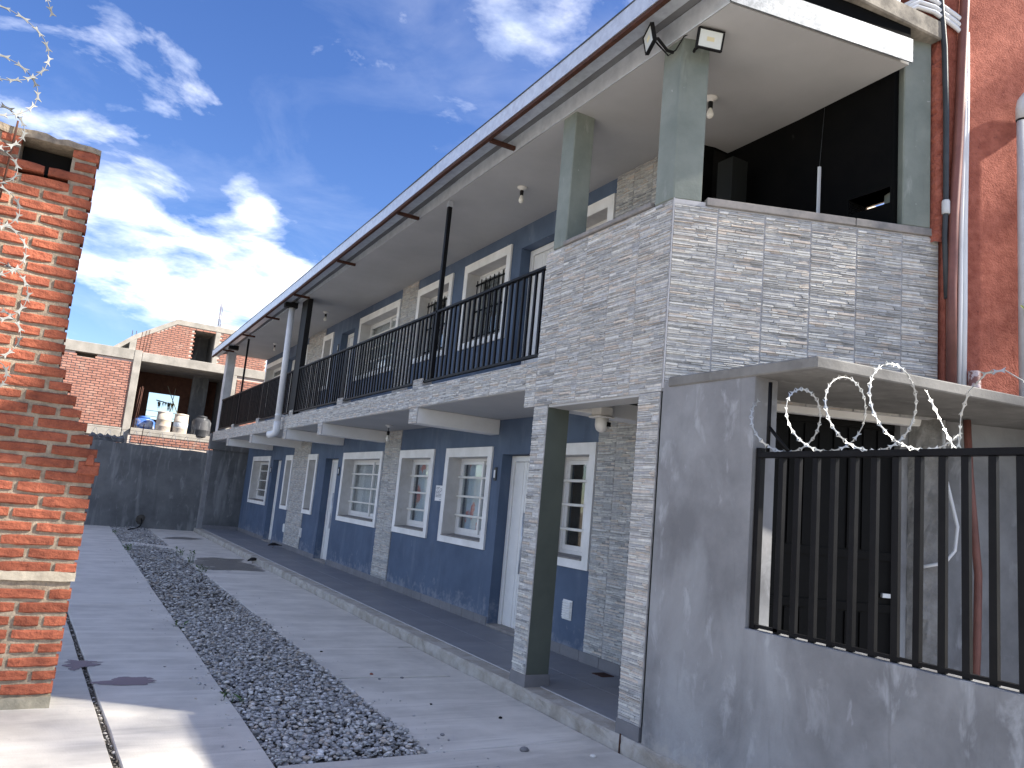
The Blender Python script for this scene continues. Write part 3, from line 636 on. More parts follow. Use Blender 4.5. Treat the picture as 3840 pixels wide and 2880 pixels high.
STUBS = [8.79, 11.92, 14.97, 18.0, 21.0]
for yc in STUBS:
    one('rail_stub', m_grout, B, (XT + 0.001, 3.72, yc - 0.13, yc + 0.13, 2.905, 3.005), bevel=0.006)
    facade_tiles(XT - 0.002, [yc - 0.14, yc + 0.14], [2.906, 3.008])
# parapet copings
c_ = MB(); c_.box(3.555, 3.80, 4.47, 5.68, 3.927, 3.965); c_.build('coping', m_coping, B, 0.006)
# street front
ss = [0.005, 0.345, 0.71, 1.075, 1.44, 1.805, 2.105]
core = MB()
def fquad_box(m, s0, s1, z0, z1, o0, o1):
    m.hexa([FP(s0, z0, o1), FP(s1, z0, o1), FP(s1, z0, o0), FP(s0, z0, o0), FP(s0, z1, o1), FP(s1, z1, o1), FP(s1, z1, o0), FP(s0, z1, o0)])
fquad_box(core, 0.03, 2.10, 2.50, 3.90, -0.20, -0.0165); core.build('front_parapet_core', m_grout, B)
for a, b in zip(ss, ss[1:]):
    for c, d in zip([2.48] + rows_up[1:-1], rows_up[1:-1] + [3.895]):
        tile(FP((a + b) / 2, (c + d) / 2, -0.020), b - a - J, d - c - J2, RS, B)
m = MB(); fquad_box(m, 0.25, 1.42, 3.90, 3.96, -0.22, 0.006); m.build('coping', m_coping, B, 0.005)
m = MB(); fquad_box(m, 1.424, 2.09, 3.90, 3.96, -0.22, 0.006); m.build('coping', m_coping, B, 0.005)
m = MB(); m.poly_prism([(3.566, 4.2135), (3.574, 4.2065), (3.5855, 4.2215), (3.5855, 4.236)], 2.50, 3.925); m.build('corner_trim', m_grout, B)
m = MB(); fquad_box(m, 0.005, 0.245, 3.895, 3.926, -0.2, -0.014); m.build('parapet_cap', m_grout, B)
# columns of the upper gallery
def prism(name, pts, z0, z1, mat, bev=0.008):
    m = MB(); m.poly_prism(pts, z0, z1); return m.build(name, mat, B, bev)
q0 = FP(0.0, 0, -.012); q1 = FP(0.215, 0, -.012)
prism('column', [(3.572, 4.225), (q1[0], q1[1]), (3.785, 4.44), (3.572, 4.44)], 3.926, CEIL2 + 0.02, m_column)
prism('column', [(3.572, 5.655), (3.785, 5.655), (3.785, 5.865), (3.572, 5.865)], 3.93, CEIL2 + 0.06, m_column)
a, b, c, d = FP(1.80, 0, 0.0), FP(2.03, 0, 0.0), FP(2.03, 0, -.25), FP(1.80, 0, -.25)
prism('column', [a[:2], b[:2], c[:2], d[:2]], 3.961, 5.56, m_column)
prism('column', [(3.58, 23.3), (3.80, 23.3), (3.80, 23.65), (3.58, 23.65)], 2.905, CEIL2 + 0.02, m_pvc_grey)
# tiled strips on the facade wall
XS = XW - 0.008
def strip(y0, y1, z0, z1, n):
    ys = [y0 + (y1 - y0) * i / n for i in range(n + 1)]; zs = [z0]
    while zs[-1] + 0.257 < z1 - 0.05: zs.append(zs[-1] + 0.257)
    zs.append(z1); return ys, zs
for (y0, y1, n) in ((12.03, 12.74, 2), (5.30, 6.53, 4)):
    facade_tiles(XS, *strip(y0, y1, 0.217, SOF1, n))
    if y0 > 6: facade_tiles(XS, *strip(y0, y1, 3.1, CEIL2, n))
facade_tiles(XS, *strip(5.62, 6.53, 3.9, CEIL2, 3))
far_parts = []
for (z0, z1) in ((0.217, SOF1), (3.1, CEIL2)):     # the far strip: its tiles are joined
    ys, zs = strip(17.46, 18.86, z0, z1, 4); m = MB()
    for a, b in zip(ys, ys[1:]):
        for c, d in zip(zs, zs[1:]):
            src = tile_mesh(0.3465, 0.2535, random.randrange(3)); bv = len(m.v); yc, zc = (a + b) / 2, (c + d) / 2
            cols_ = src.color_attributes['col'].data; sz = min(1, (d - c - J) / 0.2535)
            m.v += [(XS + v.co.y, yc - v.co.x, zc + v.co.z * sz) for v in src.vertices]
            for p in src.polygons:
                m.color = tuple(cols_[p.loop_start].color)[:3]; m.face([bv + i for i in p.vertices])
    o = m.build('far_wall_tiles', m_stone, B); o['kind'] = 'stuff'
# ceilings, dark stair hall at the street end
m = MB(); m.poly_prism([(3.56, 3.72), (5.16, 3.43), (5.20, 4.5), (5.36, 5.38), (5.02, 5.36), (4.80, 5.42), (4.80, 23.68), (3.56, 23.68)], CEIL2, CEIL2 + 0.03); m.build('gallery_ceiling', m_ceiling, B)
m = MB(); m.quad((5.2, 3.5, 2.6), (5.2, 3.56, 2.6), (5.2, 3.56, 5.5), (5.2, 3.5, 5.5))
def panel_holes(X, y0, y1, z0, z1, hole, T): return wall_mesh(X, T, y0, y1, z0, z1, [hole])
panel_holes(5.2, 3.575, 5.6, 2.6, 5.5, (3.60, 3.97, 4.16, 4.29), 0.22).build('stair_hall_wall', m_shade_black, B)
m = MB(); m.box(4.85, 7.0, 5.6, 5.8, 2.6, 5.5); m.box(4.745, 5.2, 5.40, 5.545, 2.6, 5.5); m.build('stair_hall_wall', m_shade_black, B)
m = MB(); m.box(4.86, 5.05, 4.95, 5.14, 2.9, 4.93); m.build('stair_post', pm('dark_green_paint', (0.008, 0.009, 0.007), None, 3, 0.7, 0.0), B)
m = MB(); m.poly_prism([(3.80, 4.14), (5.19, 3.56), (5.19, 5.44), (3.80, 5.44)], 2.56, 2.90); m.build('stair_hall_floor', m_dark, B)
lining = pm('sunlit_reveal', (0.55, 0.50, 0.42), (0.45, 0.40, 0.33), 9, 0.9, 0.2)  # pale beige puts sunlight on the reveal into its colour
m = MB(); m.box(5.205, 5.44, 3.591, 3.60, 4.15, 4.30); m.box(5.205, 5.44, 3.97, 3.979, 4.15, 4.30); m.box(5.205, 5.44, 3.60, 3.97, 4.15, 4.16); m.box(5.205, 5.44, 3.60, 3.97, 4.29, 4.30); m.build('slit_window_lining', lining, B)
one('slit_bright_backing', pm('pale_slit_backing', (0.80, 0.74, 0.64), (0.66, 0.60, 0.52), 3, 0.9, 0.1), B, (5.46, 9.0, 5.36, 5.392, 2.6, 5.3))  # pale wall added so that the slit window looks bright
one('hanging_conduit', m_pvc, B, (5.095, 5.115, 4.18, 4.20, 3.2, 4.63))
m = MB(); m.tube([(5.105, 4.19, 4.63), (5.185, 4.22, 5.21)], 0.002, 5); m.build('hanging_cord', m_cable, B)

# --- roof edge
EY = [3.55, 5.4, 7.9, 9.75, 14.1, 22.6, 23.75]; EZ = [5.46, 5.435, 5.43, 5.39, 5.335, 5.25, 5.235]
def ez(y): return float(np.interp(y, EY, EZ))
def run(name, mat, prof, y0, y1, step=0.9, bev=0.0, wob=0.0):   # sweep a profile (x, dz from the eave top) along the eave
    m = MB(); ys = np.arange(y0, y1, step).tolist() + [y1]; rings = []
    for y in ys:
        b = len(m.v); w = random.uniform(-wob, wob); m.v += [(x + w, y, ez(y) + dz) for x, dz in prof]; rings.append(b)
    n = len(prof)
    for a, b in zip(rings, rings[1:]):
        for i in range(n):
            j = (i + 1) % n; m.face([a + i, a + j, b + j, b + i])
    m.face([rings[0] + i for i in range(n)]); m.face([rings[-1] + i for i in range(n)][::-1])
    return m.build(name, mat, B, bev)
run('gutter', m_galv, [(3.20, -0.155), (3.20, 0.0), (3.212, 0.0), (3.212, -0.145), (3.40, -0.125), (3.40, -0.135)][::-1], 3.55, 23.75, 0.7, wob=0.003)
run('gutter_lip', m_cable, [(3.194, 0.0), (3.194, 0.014), (3.222, 0.014), (3.222, 0.0)][::-1], 3.55, 23.75, 0.7)
run('rusty_purlin', m_rust, [(3.205, -0.19), (3.205, -0.158), (3.245, -0.158), (3.245, -0.19)][::-1], 3.55, 23.75, 0.7)
run('roof_sheet', m_under, [(3.23, -0.03), (3.23, -0.02), (8.2, 0.40), (8.2, 0.36)][::-1], 5.6, 23.75, 2.0)
run('roof_sheet', m_under, [(3.23, -0.03), (3.23, -0.02), (5.3, 0.155), (5.3, 0.145)][::-1], 3.55, 5.598, 2.0)
run('eave_underside', m_under, [(3.25, -0.15), (3.25, -0.143), (3.57, -0.03), (3.57, -0.04)][::-1], 3.6, 23.7, 2.0)
for y in (6.75, 9.3, 11.9, 14.6, 17.0, 19.5, 22.2):
    z = ez(y); one('eave_bracket', m_rust, B, (3.25, 3.548, y - 0.02, y + 0.02, z - 0.20, z - 0.16))
for y in (15.5, 21.6):
    z = ez(y); one('eave_block', m_black2, B, (3.30, 3.545, y - 0.08, y + 0.08, z - 0.23, z - 0.12))
# fascia sheets: overlapping galvanised panels
fy = [3.72, 6.2, 8.1, 10.25, 13.1, 15.6, 18.0, 20.9, 23.68]
for i, (a, b) in enumerate(zip(fy, fy[1:])):
    o = random.uniform(0, 0.008); m = MB(); m.hexa([(3.547 - o, a, 5.222 + random.uniform(-.006, .006)), (3.556 - o, a, 5.222), (3.556 - o, b + .02, 5.222), (3.547 - o, b + .02, 5.222), (3.547 - o, a, 5.40), (3.556 - o, a, 5.40), (3.556 - o, b + .02, 5.39), (3.547 - o, b + .02, 5.39)])
    m.build('fascia_sheet', m_fascia, B)
a0, a1 = Vector((3.54, 3.705, 0)), Vector((5.15, 3.40, 0)); dd = (a1 - a0).normalized(); nn = Vector((dd.y, -dd.x, 0))
m = MB()
def seg_box(m, p, q, n, t0, t1, z0, z1):
    A, Bq = p + n * t0, q + n * t0; C_, D_ = q + n * t1, p + n * t1
    m.hexa([(A.x, A.y, z0), (Bq.x, Bq.y, z0), (C_.x, C_.y, z0), (D_.x, D_.y, z0), (A.x, A.y, z1), (Bq.x, Bq.y, z1), (C_.x, C_.y, z1), (D_.x, D_.y, z1)])
seg_box(m, a0, a1, nn, 0.012, 0.0, 5.215, 5.41); m.build('front_fascia', pm('spangled_zinc', (0.25, 0.27, 0.29), (0.15, 0.165, 0.18), 30, 0.4, 0.08, 22, 0.5, 0.3, contrast=(0.42, 0.58)), B)
m = MB(); seg_box(m, a0 + dd * .02, a1, nn, -0.012, -0.45, 5.41, 5.55); m.build('roof_end_soffit', m_shade_black, B)
m = MB(); m.hexa([(3.5, 3.60, 5.62), (5.45, 3.34, 5.50), (5.45, 3.75, 5.50), (3.5, 4.0, 5.62), (3.5, 3.60, 5.76), (5.45, 3.34, 5.66), (5.45, 3.75, 5.66), (3.5, 4.0, 5.76)]); m.build('roof_beam', m_conc_old, B, 0.01)
one('roof_shade_side', m_plaster, B, (3.62, 3.76, 3.66, 4.7, 5.64, 7.6))  # added out of view; its shadow darkens the upper brick courses
m = MB(); m.poly_prism([(3.45, 3.45), (5.6, 3.2), (5.6, 4.7), (3.45, 4.7)], 7.6, 7.75); m.build('roof_shade_slab', m_conc_old, B)  # added out of view to cast shade and darken the recess below
m = MB(); m.hexa([(3.77, 4.2, 5.6), (5.6, 4.0, 5.5), (5.6, 4.4, 5.5), (3.77, 4.6, 5.6), (3.77, 4.2, 7.595), (5.6, 4.0, 7.595), (5.6, 4.4, 7.595), (3.77, 4.6, 7.595)]); m.build('roof_room_wall', m_shade_black, B)  # near-black colour stands in for shade in the recess above the beam

# --- railing of the gallery
rl = one('railing', m_black, B, (3.585, 3.635, 5.97, 23.3, 3.79, 3.82), bevel=0.004)
one('bottom_rail', m_black, rl, (3.59, 3.63, 5.97, 23.3, 2.955, 2.98))
bal = None; y = 6.06
while y < 23.25:
    if not any(abs(y - p) < 0.05 for p in (8.45, 20.62)) and not 14.78 < y < 15.27:
        if bal is None: bal = one('baluster', m_black, rl, (3.60, 3.62, y - 0.015, y + 0.015, 2.981, 3.789))
        else: link_copy(bal, (3.61 + random.uniform(-.002, .002), y + random.uniform(-.005, .005), 3.385), rl, (random.uniform(-.008, .008), 0, random.uniform(-.1, .1)))
    y += 0.1185
for y in (11.92, 17.95, 13.5, 19.2):
    one('rail_post', m_black, rl, (3.595, 3.625, y - 0.022, y + 0.022, 2.981, 3.789))
one('gallery_post', m_black, B, (3.585, 3.635, 8.425, 8.475, 2.98, 5.18), bevel=0.003)
one('post_cap', m_galv, B, (3.58, 3.64, 8.42, 8.48, 5.14, 5.215))
one('gallery_post', m_black2, B, (3.587, 3.632, 20.60, 20.645, 2.98, 5.215), bevel=0.003)
one('gallery_post', m_black2, B, (3.58, 3.68, 14.80, 15.22, 2.91, 5.19), bevel=0.004)
# drainpipe
m = MB(); m.tube([(3.455, 15.53, 5.30), (3.46, 15.45, 2.76)], 0.060, 16)
dp = m.build('drainpipe', m_pvc, B)
m = MB(); m.tube([(3.46, 15.45, 2.79), (3.46, 15.45, 2.63), (3.45, 15.47, 2.57), (3.41, 15.52, 2.535), (3.35, 15.59, 2.525)], [0.068, 0.068, 0.066, 0.066, 0.066], 16); m.build('pipe_elbow', m_pvc, dp)
m = MB(); m.lathe((3.46, 15.45, 2.90), [(0.064, 0), (0.069, .005), (0.069, .03), (0.064, .035)], 14); m.box(3.51, 3.585, 15.435, 15.465, 2.903, 2.933); m.build('pipe_clip', m_pvc, dp)
# floor drain
one('floor_drain', m_rust, None, (4.54, 4.68, 5.95, 6.11, 0.108, 0.1165)); dr = bpy.data.objects['floor_drain']; tag(dr, 'small square rusty drain grate in the dark walkway floor', 'drain')
for k in range(5): one('slot', m_dark, dr, (4.555, 4.665, 5.968 + k * .028, 5.980 + k * .028, 0.1166, 0.1172))

# ------------------------------------------------------------------ lamps, camera, notice
def bulb(x, y, z, label, stem=0.0):
    t = thing('ceiling_lamp', (x, y, z), label, 'lamp', 'bare bulbs hanging from the gallery ceilings')
    m = MB(); m.lathe((x, y, z), [(0.058, 0), (0.058, -0.008), (0.045, -0.02), (0.028, -0.026), (0.024, -0.04)], 18); m.build('ceiling_rose', m_porcelain, t)
    z -= 0.04 + stem
    if stem: m = MB(); m.tube([(x, y, z + stem + .02), (x, y, z)], 0.006, 6); m.build('cord', m_cable, t)
    m = MB(); m.lathe((x, y, z), [(0.019, 0.004), (0.022, -0.01), (0.020, -0.055), (0.018, -0.06)], 14); m.build('socket', m_black2, t)
    m = MB(); m.lathe((x, y, z - 0.06), [(0.014, 0.002), (0.017, -0.012), (0.027, -0.035), (0.031, -0.055), (0.028, -0.075), (0.017, -0.090), (0.004, -0.095)], 16); m.build('bulb', m_bulb, t)
bulb(4.34, 4.72, CEIL2 - .001, 'bare bulb on the upper ceiling right of the corner column')
bulb(4.07, 7.48, CEIL2 - .001, 'bare bulb on the upper ceiling between the second column and the thin black post')
bulb(4.22, 15.8, CEIL2 - .001, 'bare bulb on the upper ceiling just right of the white drainpipe')
bulb(4.28, 20.62, CEIL2 - .001, 'bare bulb on the upper ceiling left of the white drainpipe')
bulb(4.28, 11.48, SOF1 - .001, 'bare bulb on a short cord under the gallery, above the ground floor', 0.06)
def flood(c, aim, label):
    t = thing('floodlight', c, label, 'floodlight', 'black floodlights at the corner column')
    c = Vector(c); f = Vector(aim).normalized(); r_ = f.cross(Vector((0, 0, 1))).normalized(); u = r_.cross(f).normalized()
    def fb(m, a0, a1, b0, b1, d0, d1):
        P = lambda a, b, d: tuple(c + r_ * a + u * b + f * d)
        m.hexa([P(a0, b0, d0), P(a1, b0, d0), P(a1, b0, d1), P(a0, b0, d1), P(a0, b1, d0), P(a1, b1, d0), P(a1, b1, d1), P(a0, b1, d1)])
    W, Hh = 0.105, 0.075
    m = MB(); fb(m, -W, W, -Hh, Hh, -0.02, 0.0); fb(m, -W, W, Hh - .014, Hh, 0.0, 0.012); fb(m, -W, W, -Hh, -Hh + .014, 0.0, 0.012); fb(m, -W, -W + .014, -Hh + .014, Hh - .014, 0.0, 0.012); fb(m, W - .014, W, -Hh + .014, Hh - .014, 0.0, 0.012)
    m.build('housing', m_black2, t, 0.003)
    m = MB(); fb(m, -W + .015, W - .015, -Hh + .015, Hh - .015, 0.001, 0.006); m.build('lens', m_lens, t)
    m = MB(); fb(m, -0.03, 0.03, -0.015, 0.015, 0.0062, 0.008); m.build('led', m_led, t)
    return t, c, f, r_, u
t1, c1, f1, r1, u1 = flood((3.36, 4.37, 5.20), (-0.90, 0.38, -0.22), 'black floodlight left of the corner column, seen edge on, aimed at the yard')
t2, c2, f2, r2, u2 = flood((3.66, 4.02, 5.135), (-0.28, -0.9, -0.28), 'black floodlight on the right of the corner column, lens facing the street')
m = MB(); m.tube([tuple(c1 - f1 * .02), tuple(c1 - f1 * .07), (3.52, 4.34, 5.15), (3.572, 4.33, 5.15)], 0.012, 8); m.build('bracket', m_black2, t1)
m = MB(); m.tube([tuple(c2 - f2 * .02), tuple(c2 - f2 * .06), (3.64, 4.16, 5.12), (3.66, 4.20, 5.12)], 0.012, 8); m.build('bracket', m_black2, t2)
m = MB(); m.tube([tuple(c1 - f1 * .03), (3.50, 4.30, 5.08), (3.545, 4.27, 5.13), (3.56, 4.2, 5.215), (3.60, 4.14, 5.24), (3.66, 4.10, 5.215), tuple(c2 - f2 * .02)], 0.006, 6); m.build('lead', m_black2, t2)
cp = (4.09, 5.62, 2.44)
sc = thing('security_camera', cp, 'white dome security camera on a bracket under the gallery beside the pillar', 'security camera')
m = MB(); m.box(4.02, 4.16, 5.56, 5.70, 2.44, 2.53); m.box(4.0, 4.18, 5.545, 5.715, 2.425, 2.445); m.build('housing', m_porcelain, sc, 0.008)
m = MB(); m.box(4.05, 4.25, 5.705, 5.733, 2.49, 2.60); m.build('mount', m_porcelain, sc, 0.005)
m = MB(); m.lathe((4.09, 5.62, 2.425), [(0.062, 0), (0.062, -0.06), (0.058, -0.085), (0.045, -0.11), (0.022, -0.125), (0.003, -0.128)], 18); m.build('dome', m_porcelain, sc)
one('lens_window', m_black2, sc, (4.10, 4.14, 5.553, 5.563, 2.35, 2.39))
# paper notice (its print cannot be read in the photograph: rows of grey strokes)
nt_ = thing('notice', (XW - .002, 10.34, 1.66), 'white printed sheet taped to the blue-grey wall between two windows', 'notice')
m = MB(); m.hexa([(XW - .0015, 10.485, 1.555), (XW - .0015, 10.185, 1.555), (XW - .0005, 10.185, 1.555), (XW - .0005, 10.485, 1.555), (XW - .0015, 10.485, 1.775), (XW - .0015, 10.19, 1.775), (XW - .0005, 10.19, 1.775), (XW - .0005, 10.485, 1.775)])
for i, v in enumerate(m.v): m.v[i] = (v[0] - (0.027 if v[1] < 10.3 else 0.0), v[1], v[2])
m.build('sheet', m_paper, nt_)
m = MB()
def sheet_x(y): return XW - .0015 - .027 * (10.485 - y) / 0.30
for k, (l, ws) in enumerate([(0, [(.02, .17)]), (1, [(.02, .06), (.07, .14), (.17, .20), (.215, .27)]), (2, [(.02, .035), (.06, .115), (.14, .19), (.22, .27)]), (3, [(.02, .08), (.095, .165), (.18, .24)]), (4, [(.02, .20)]), (5, [(.02, .10), (.11, .26)]), (6, [(.02, .26)]), (7, [(.02, .25)]), (9, [(.20, .26)])]):
    for a, b in ws:
        z = 1.748 - l * 0.0195; y1, y2 = 10.48 - a, 10.48 - b
        m.quad((sheet_x(y1) - .001, y1, z - .004), (sheet_x(y2) - .001, y2, z - .004), (sheet_x(y2) - .001, y2, z + .004), (sheet_x(y1) - .001, y1, z + .004))
m.build('print', m_ink, nt_)

# ------------------------------------------------------------------ brick pillar in front on the left
BP = thing('brick_wall', (-0.3, 6.2, 0), 'rough orange brick wall end with thick mortar, stepping outward below the middle', 'brick wall')
def redge(z): return float(np.interp(z, [0, 0.9, 1.50, 1.56, 1.60, 1.70, 2.25, 2.6, 3.9], [0.155, 0.175, 0.19, 0.205, 0.205, 0.17, -0.125, -0.135, -0.13]))
XL = -1.9
PITCH, BH = 0.0865, 0.063
core = MB(); z = 0.0
def ragged_strip(m, z0, z1, x0, x1, y0, y1):
    m.box(x0, x1, y0, y1, z0, z1)
k = 0; courses = []
while 0.085 + k * PITCH < 3.74: courses.append(0.085 + k * PITCH); k += 1
bmesh_cache = {}
def brick_mesh(L, H, D, v):
    key = (round(L, 2), round(H, 3), v)
    if key in bmesh_cache: return bmesh_cache[key]
    r = random.Random(v * 77 + int(L * 100)); m = MB(); n = max(2, int(L / 0.05)); rings = []
    for i in range(n + 1):                         # uneven hand-made brick: rounded long edges
        x = -L / 2 + L * i / n; e = 0.008 if i in (0, n) else 0; j = lambda a=0.0036: r.uniform(-a, a)
        y0 = -D / 2 + e * .8; c = 0.008
        pr = [(x, y0 + c + j(), -H / 2 + j() + e * .5), (x, y0 + j(.0015), -H / 2 + c + j()), (x, y0 + j(.003), j()), (x, y0 + j(.0015), H / 2 - c + j()), (x, y0 + c + j(), H / 2 + j() - e * .5), (x, D / 2, H / 2), (x, D / 2, -H / 2)]
        b = len(m.v); m.v += pr; rings.append(b)
    for a, b in zip(rings, rings[1:]):
        for i in range(7):
            q = (i + 1) % 7; m.face([a + i, a + q, b + q, b + i][::-1])
    m.face([rings[0] + i for i in range(7)]); m.face([rings[-1] + i for i in range(7)][::-1])
    bmesh_cache[key] = m.mesh('brick', m_brick, (0, 0, 0)); return bmesh_cache[key]
YP = 6.10
for i, z0 in enumerate(courses):
    xr = redge(z0 + BH / 2)
    core.box(XL, xr - 0.014 + random.uniform(-.006, .006), YP + 0.016, YP + 0.30, z0 - 0.0305, z0 + PITCH - 0.0305)
    if abs(z0 + BH / 2 - 0.845) < 0.043: continue
    if z0 > 3.73: continue
    first = 0.13 if i % 2 else 0.29
    x = xr + random.uniform(-.004, .004)
    while x > XL + .1:
        L = first * random.uniform(0.94, 1.04); a, b = x - L, x
        if not (3.585 < z0 + BH / 2 < 3.78 and b > -0.60 and a < -0.29):
            me = brick_mesh(L, BH * random.choice([0.94, 1.0, 1.05]), 0.10, random.randrange(6))
            o = bpy.data.objects.new('brick', me); COL.objects.link(o)
            put(o, ((a + b) / 2, YP + 0.05 + random.uniform(-.004, .004), z0 + BH / 2), BP); o.rotation_euler = (random.uniform(-.02, .02), random.uniform(-.014, .014), random.uniform(-.012, .012))
        else:
            for (p, q) in ((a, min(b, -0.60)), (max(a, -0.29), b)):
                if q - p > 0.04:
                    me = brick_mesh(q - p, BH, 0.10, 1); o = bpy.data.objects.new('brick', me); COL.objects.link(o); put(o, ((p + q) / 2, YP + 0.05, z0 + BH / 2), BP)
        x = a - 0.028; first = 0.29 if random.random() < .8 else 0.14
core2 = MB()
for i in range(0, len(core.v), 8):
    p = core.v[i:i + 8]; xs = [q[0] for q in p]; zs_ = [q[2] for q in p]; x0, x1, z0, z1 = min(xs), max(xs), min(zs_), max(zs_)
    if z1 > 3.60 and z0 < 3.77:                  # the square hole near the top
        core2.box(x0, -0.60, YP + .016, YP + .30, z0, z1); core2.box(-0.29, x1, YP + .016, YP + .30, z0, z1); core2.box(-0.60, -0.29, YP + .26, YP + .30, z0, z1)
    else: core2.box(x0, x1, YP + .016, YP + .30, z0, z1)
core2.build('mortar_core', m_mortar, BP)
one('putlog_hole_shade', m_dark, BP, (-0.598, -0.292, YP + .20, YP + .255, 3.602, 3.772))  # near-black block at the back paints the shade inside the hole
def ragged_slab(name, mat, x0, x1, y0, y1, z0, z1, amp, parent, n=26):
    m = MB(); P = []
    for i in range(n + 1):
        x = x0 + (x1 - x0) * i / n; j = lambda: random.uniform(-amp, amp)
        b = len(m.v); m.v += [(x + j() * .5, y0 + j(), z0 + j()), (x + j() * .5, y0 + j(), z1 + j()), (x, y1, z1 + j()), (x, y1, z0)]; P.append(b)
    for a, b in zip(P, P[1:]):
        for i in range(4): q = (i + 1) % 4; m.face([a + i, b + i, b + q, a + q])
    m.face([P[0] + i for i in range(4)]); m.face([P[-1] + i for i in range(4)][::-1])
    return m.build(name, mat, parent)
ragged_slab('mortar_cap', m_mortar, XL, -0.125, YP - 0.005, YP + .30, 3.775, 3.825, 0.010, BP)
ragged_slab('plaster_band', pm('pale_lime_band', (0.44, 0.39, 0.31), (0.32, 0.28, 0.22), 14, 0.9, 0.5, 50), XL, 0.178, YP - 0.004, YP + .1, 0.812, 0.868, 0.005, BP)
ragged_slab('base_mortar', pm('dirty_base_mortar', (0.36, 0.33, 0.26), (0.22, 0.205, 0.16), 9, 0.95, 0.6, 40), XL, 0.155, YP - 0.012, YP + .3, -0.05, 0.065, 0.006, BP)
m = MB()
for (za, zb, xa, xb, xc, xd) in ((1.525, 1.590, 0.07, 0.212, 0.10, 0.205), (1.590, 1.668, 0.115, 0.175, 0.13, 0.165)):
    m.hexa([(xa, YP - .012, za), (xb, YP - .010, za), (xb - .01, YP + .08, za), (xa, YP + .08, za), (xc, YP + .002, zb), (xd, YP - .004, zb), (xd, YP + .08, zb), (xc, YP + .08, zb)])
m.build('broken_brick', m_brick, BP, 0.006)
# square hole: sides are the core, its shade is the dark block; a rusty bar stands at the cap
m = MB(); m.tube([(-0.655, YP - .02, 3.30), (-0.645, YP - .02, 3.62), (-0.64, YP - .02, 3.86)], 0.007, 6); m.build('rebar', m_rust, BP)

# ------------------------------------------------------------------ razor wire
def barb_mesh():
    m = MB(); t = 0.0012
    for q in (1, -1):          # butterfly blade: two flared wings with a notch at the tip
        p = [(0.0, -0.0045), (q * 0.010, -0.005), (q * 0.029, -0.0155), (q * 0.021, -0.001), (q * 0.021, 0.001), (q * 0.029, 0.0155), (q * 0.010, 0.005), (0.0, 0.0045)]
        for z in (t, -t): m.quad(*[(x, y, z) for x, y in (p if z * q > 0 else p[::-1])])
    return m.mesh('barb', m_zinc, (0, 0, 0))
BARB = barb_mesh(); BARB2 = BARB.copy(); BARB2.materials[0] = m_zinc_dull
def razor(name, path, label, scale=1.0, step=0.055, r=0.0028, group='coils of razor wire', barbs=True, axis=(0, 1, 0), mat=None):
    P = [Vector(p) for p in path]; cpt = sum(P, Vector()) / len(P)
    t = thing(name, tuple(P[0]), label, 'razor wire', group)
    m = MB(); m.tube(P, r, 6); m.build('wire', mat or m_zinc, t)
    acc = 0; out = []
    for a, b in zip(P, P[1:]):
        L = (b - a).length; d = (b - a).normalized()
        while acc < L: out.append((a + d * acc, d)); acc += step
        acc -= L
    if barbs:
        for p, d in out:
            o = bpy.data.objects.new('barb', BARB2 if mat else BARB); COL.objects.link(o); put(o, tuple(p), t)
            ax = Vector(axis) + Vector((random.gauss(0, .3), random.gauss(0, .3), random.gauss(0, .3))); y = ax.cross(d).normalized(); zc = d.cross(y)
            q = Matrix((d, y, zc)).transposed().to_quaternion(); o.rotation_mode = 'QUATERNION'; o.rotation_quaternion = q; o.scale = (scale,) * 3
    return t
def helix(c0, c1, r0, r1, turns, ax1, ax2, ph=0, n=26, wob=0.0):
    out = []; N_ = int(turns * n)
    for i in range(N_ + 1):
        u = i / N_; c = Vector(c0).lerp(Vector(c1), u); r_ = r0 + (r1 - r0) * u + wob * math.sin(u * 9 + 1)
        t = ph + 2 * math.pi * turns * u; out.append(c + Vector(ax1) * math.cos(t) * r_ + Vector(ax2) * math.sin(t) * r_)
    return out
razor('razor_wire', helix((3.615, 3.27, 2.195), (3.60, 2.27, 2.265), 0.160, 0.235, 3.55, (0.97, -0.22, 0), (0, 0.0, 1), 2.2), 'silver razor wire coil looping along the black gate rail', 0.9, 0.050)
razor('razor_wire', [(3.60, 2.27, 2.30), (3.62, 2.20, 2.13), (3.62, 2.16, 2.05), (3.62, 2.13, 2.06), (3.62, 2.12, 2.2), (3.62, 2.08, 2.31), (3.62, 2.0, 2.385), (3.62, 1.92, 2.39), (3.62, 1.84, 2.33), (3.62, 1.78, 2.22), (3.63, 1.76, 2.1)], 'loose end of razor wire arching before the grey vent pipe', 1.0, 0.052)
pr = razor('razor_wire', helix((-0.86, 5.45, 4.35), (-0.56, 5.70, 2.0), 0.31, 0.19, 9.3, (0.95, 0.30, 0.0), (0.02, 0.30, 0.97), 0.3, 24, 0.06), 'tangled razor wire coil hanging beside the top of the orange brick wall', 1.35, 0.11, 0.0026, axis=(-.2, .9, -.3), mat=m_zinc_dull)
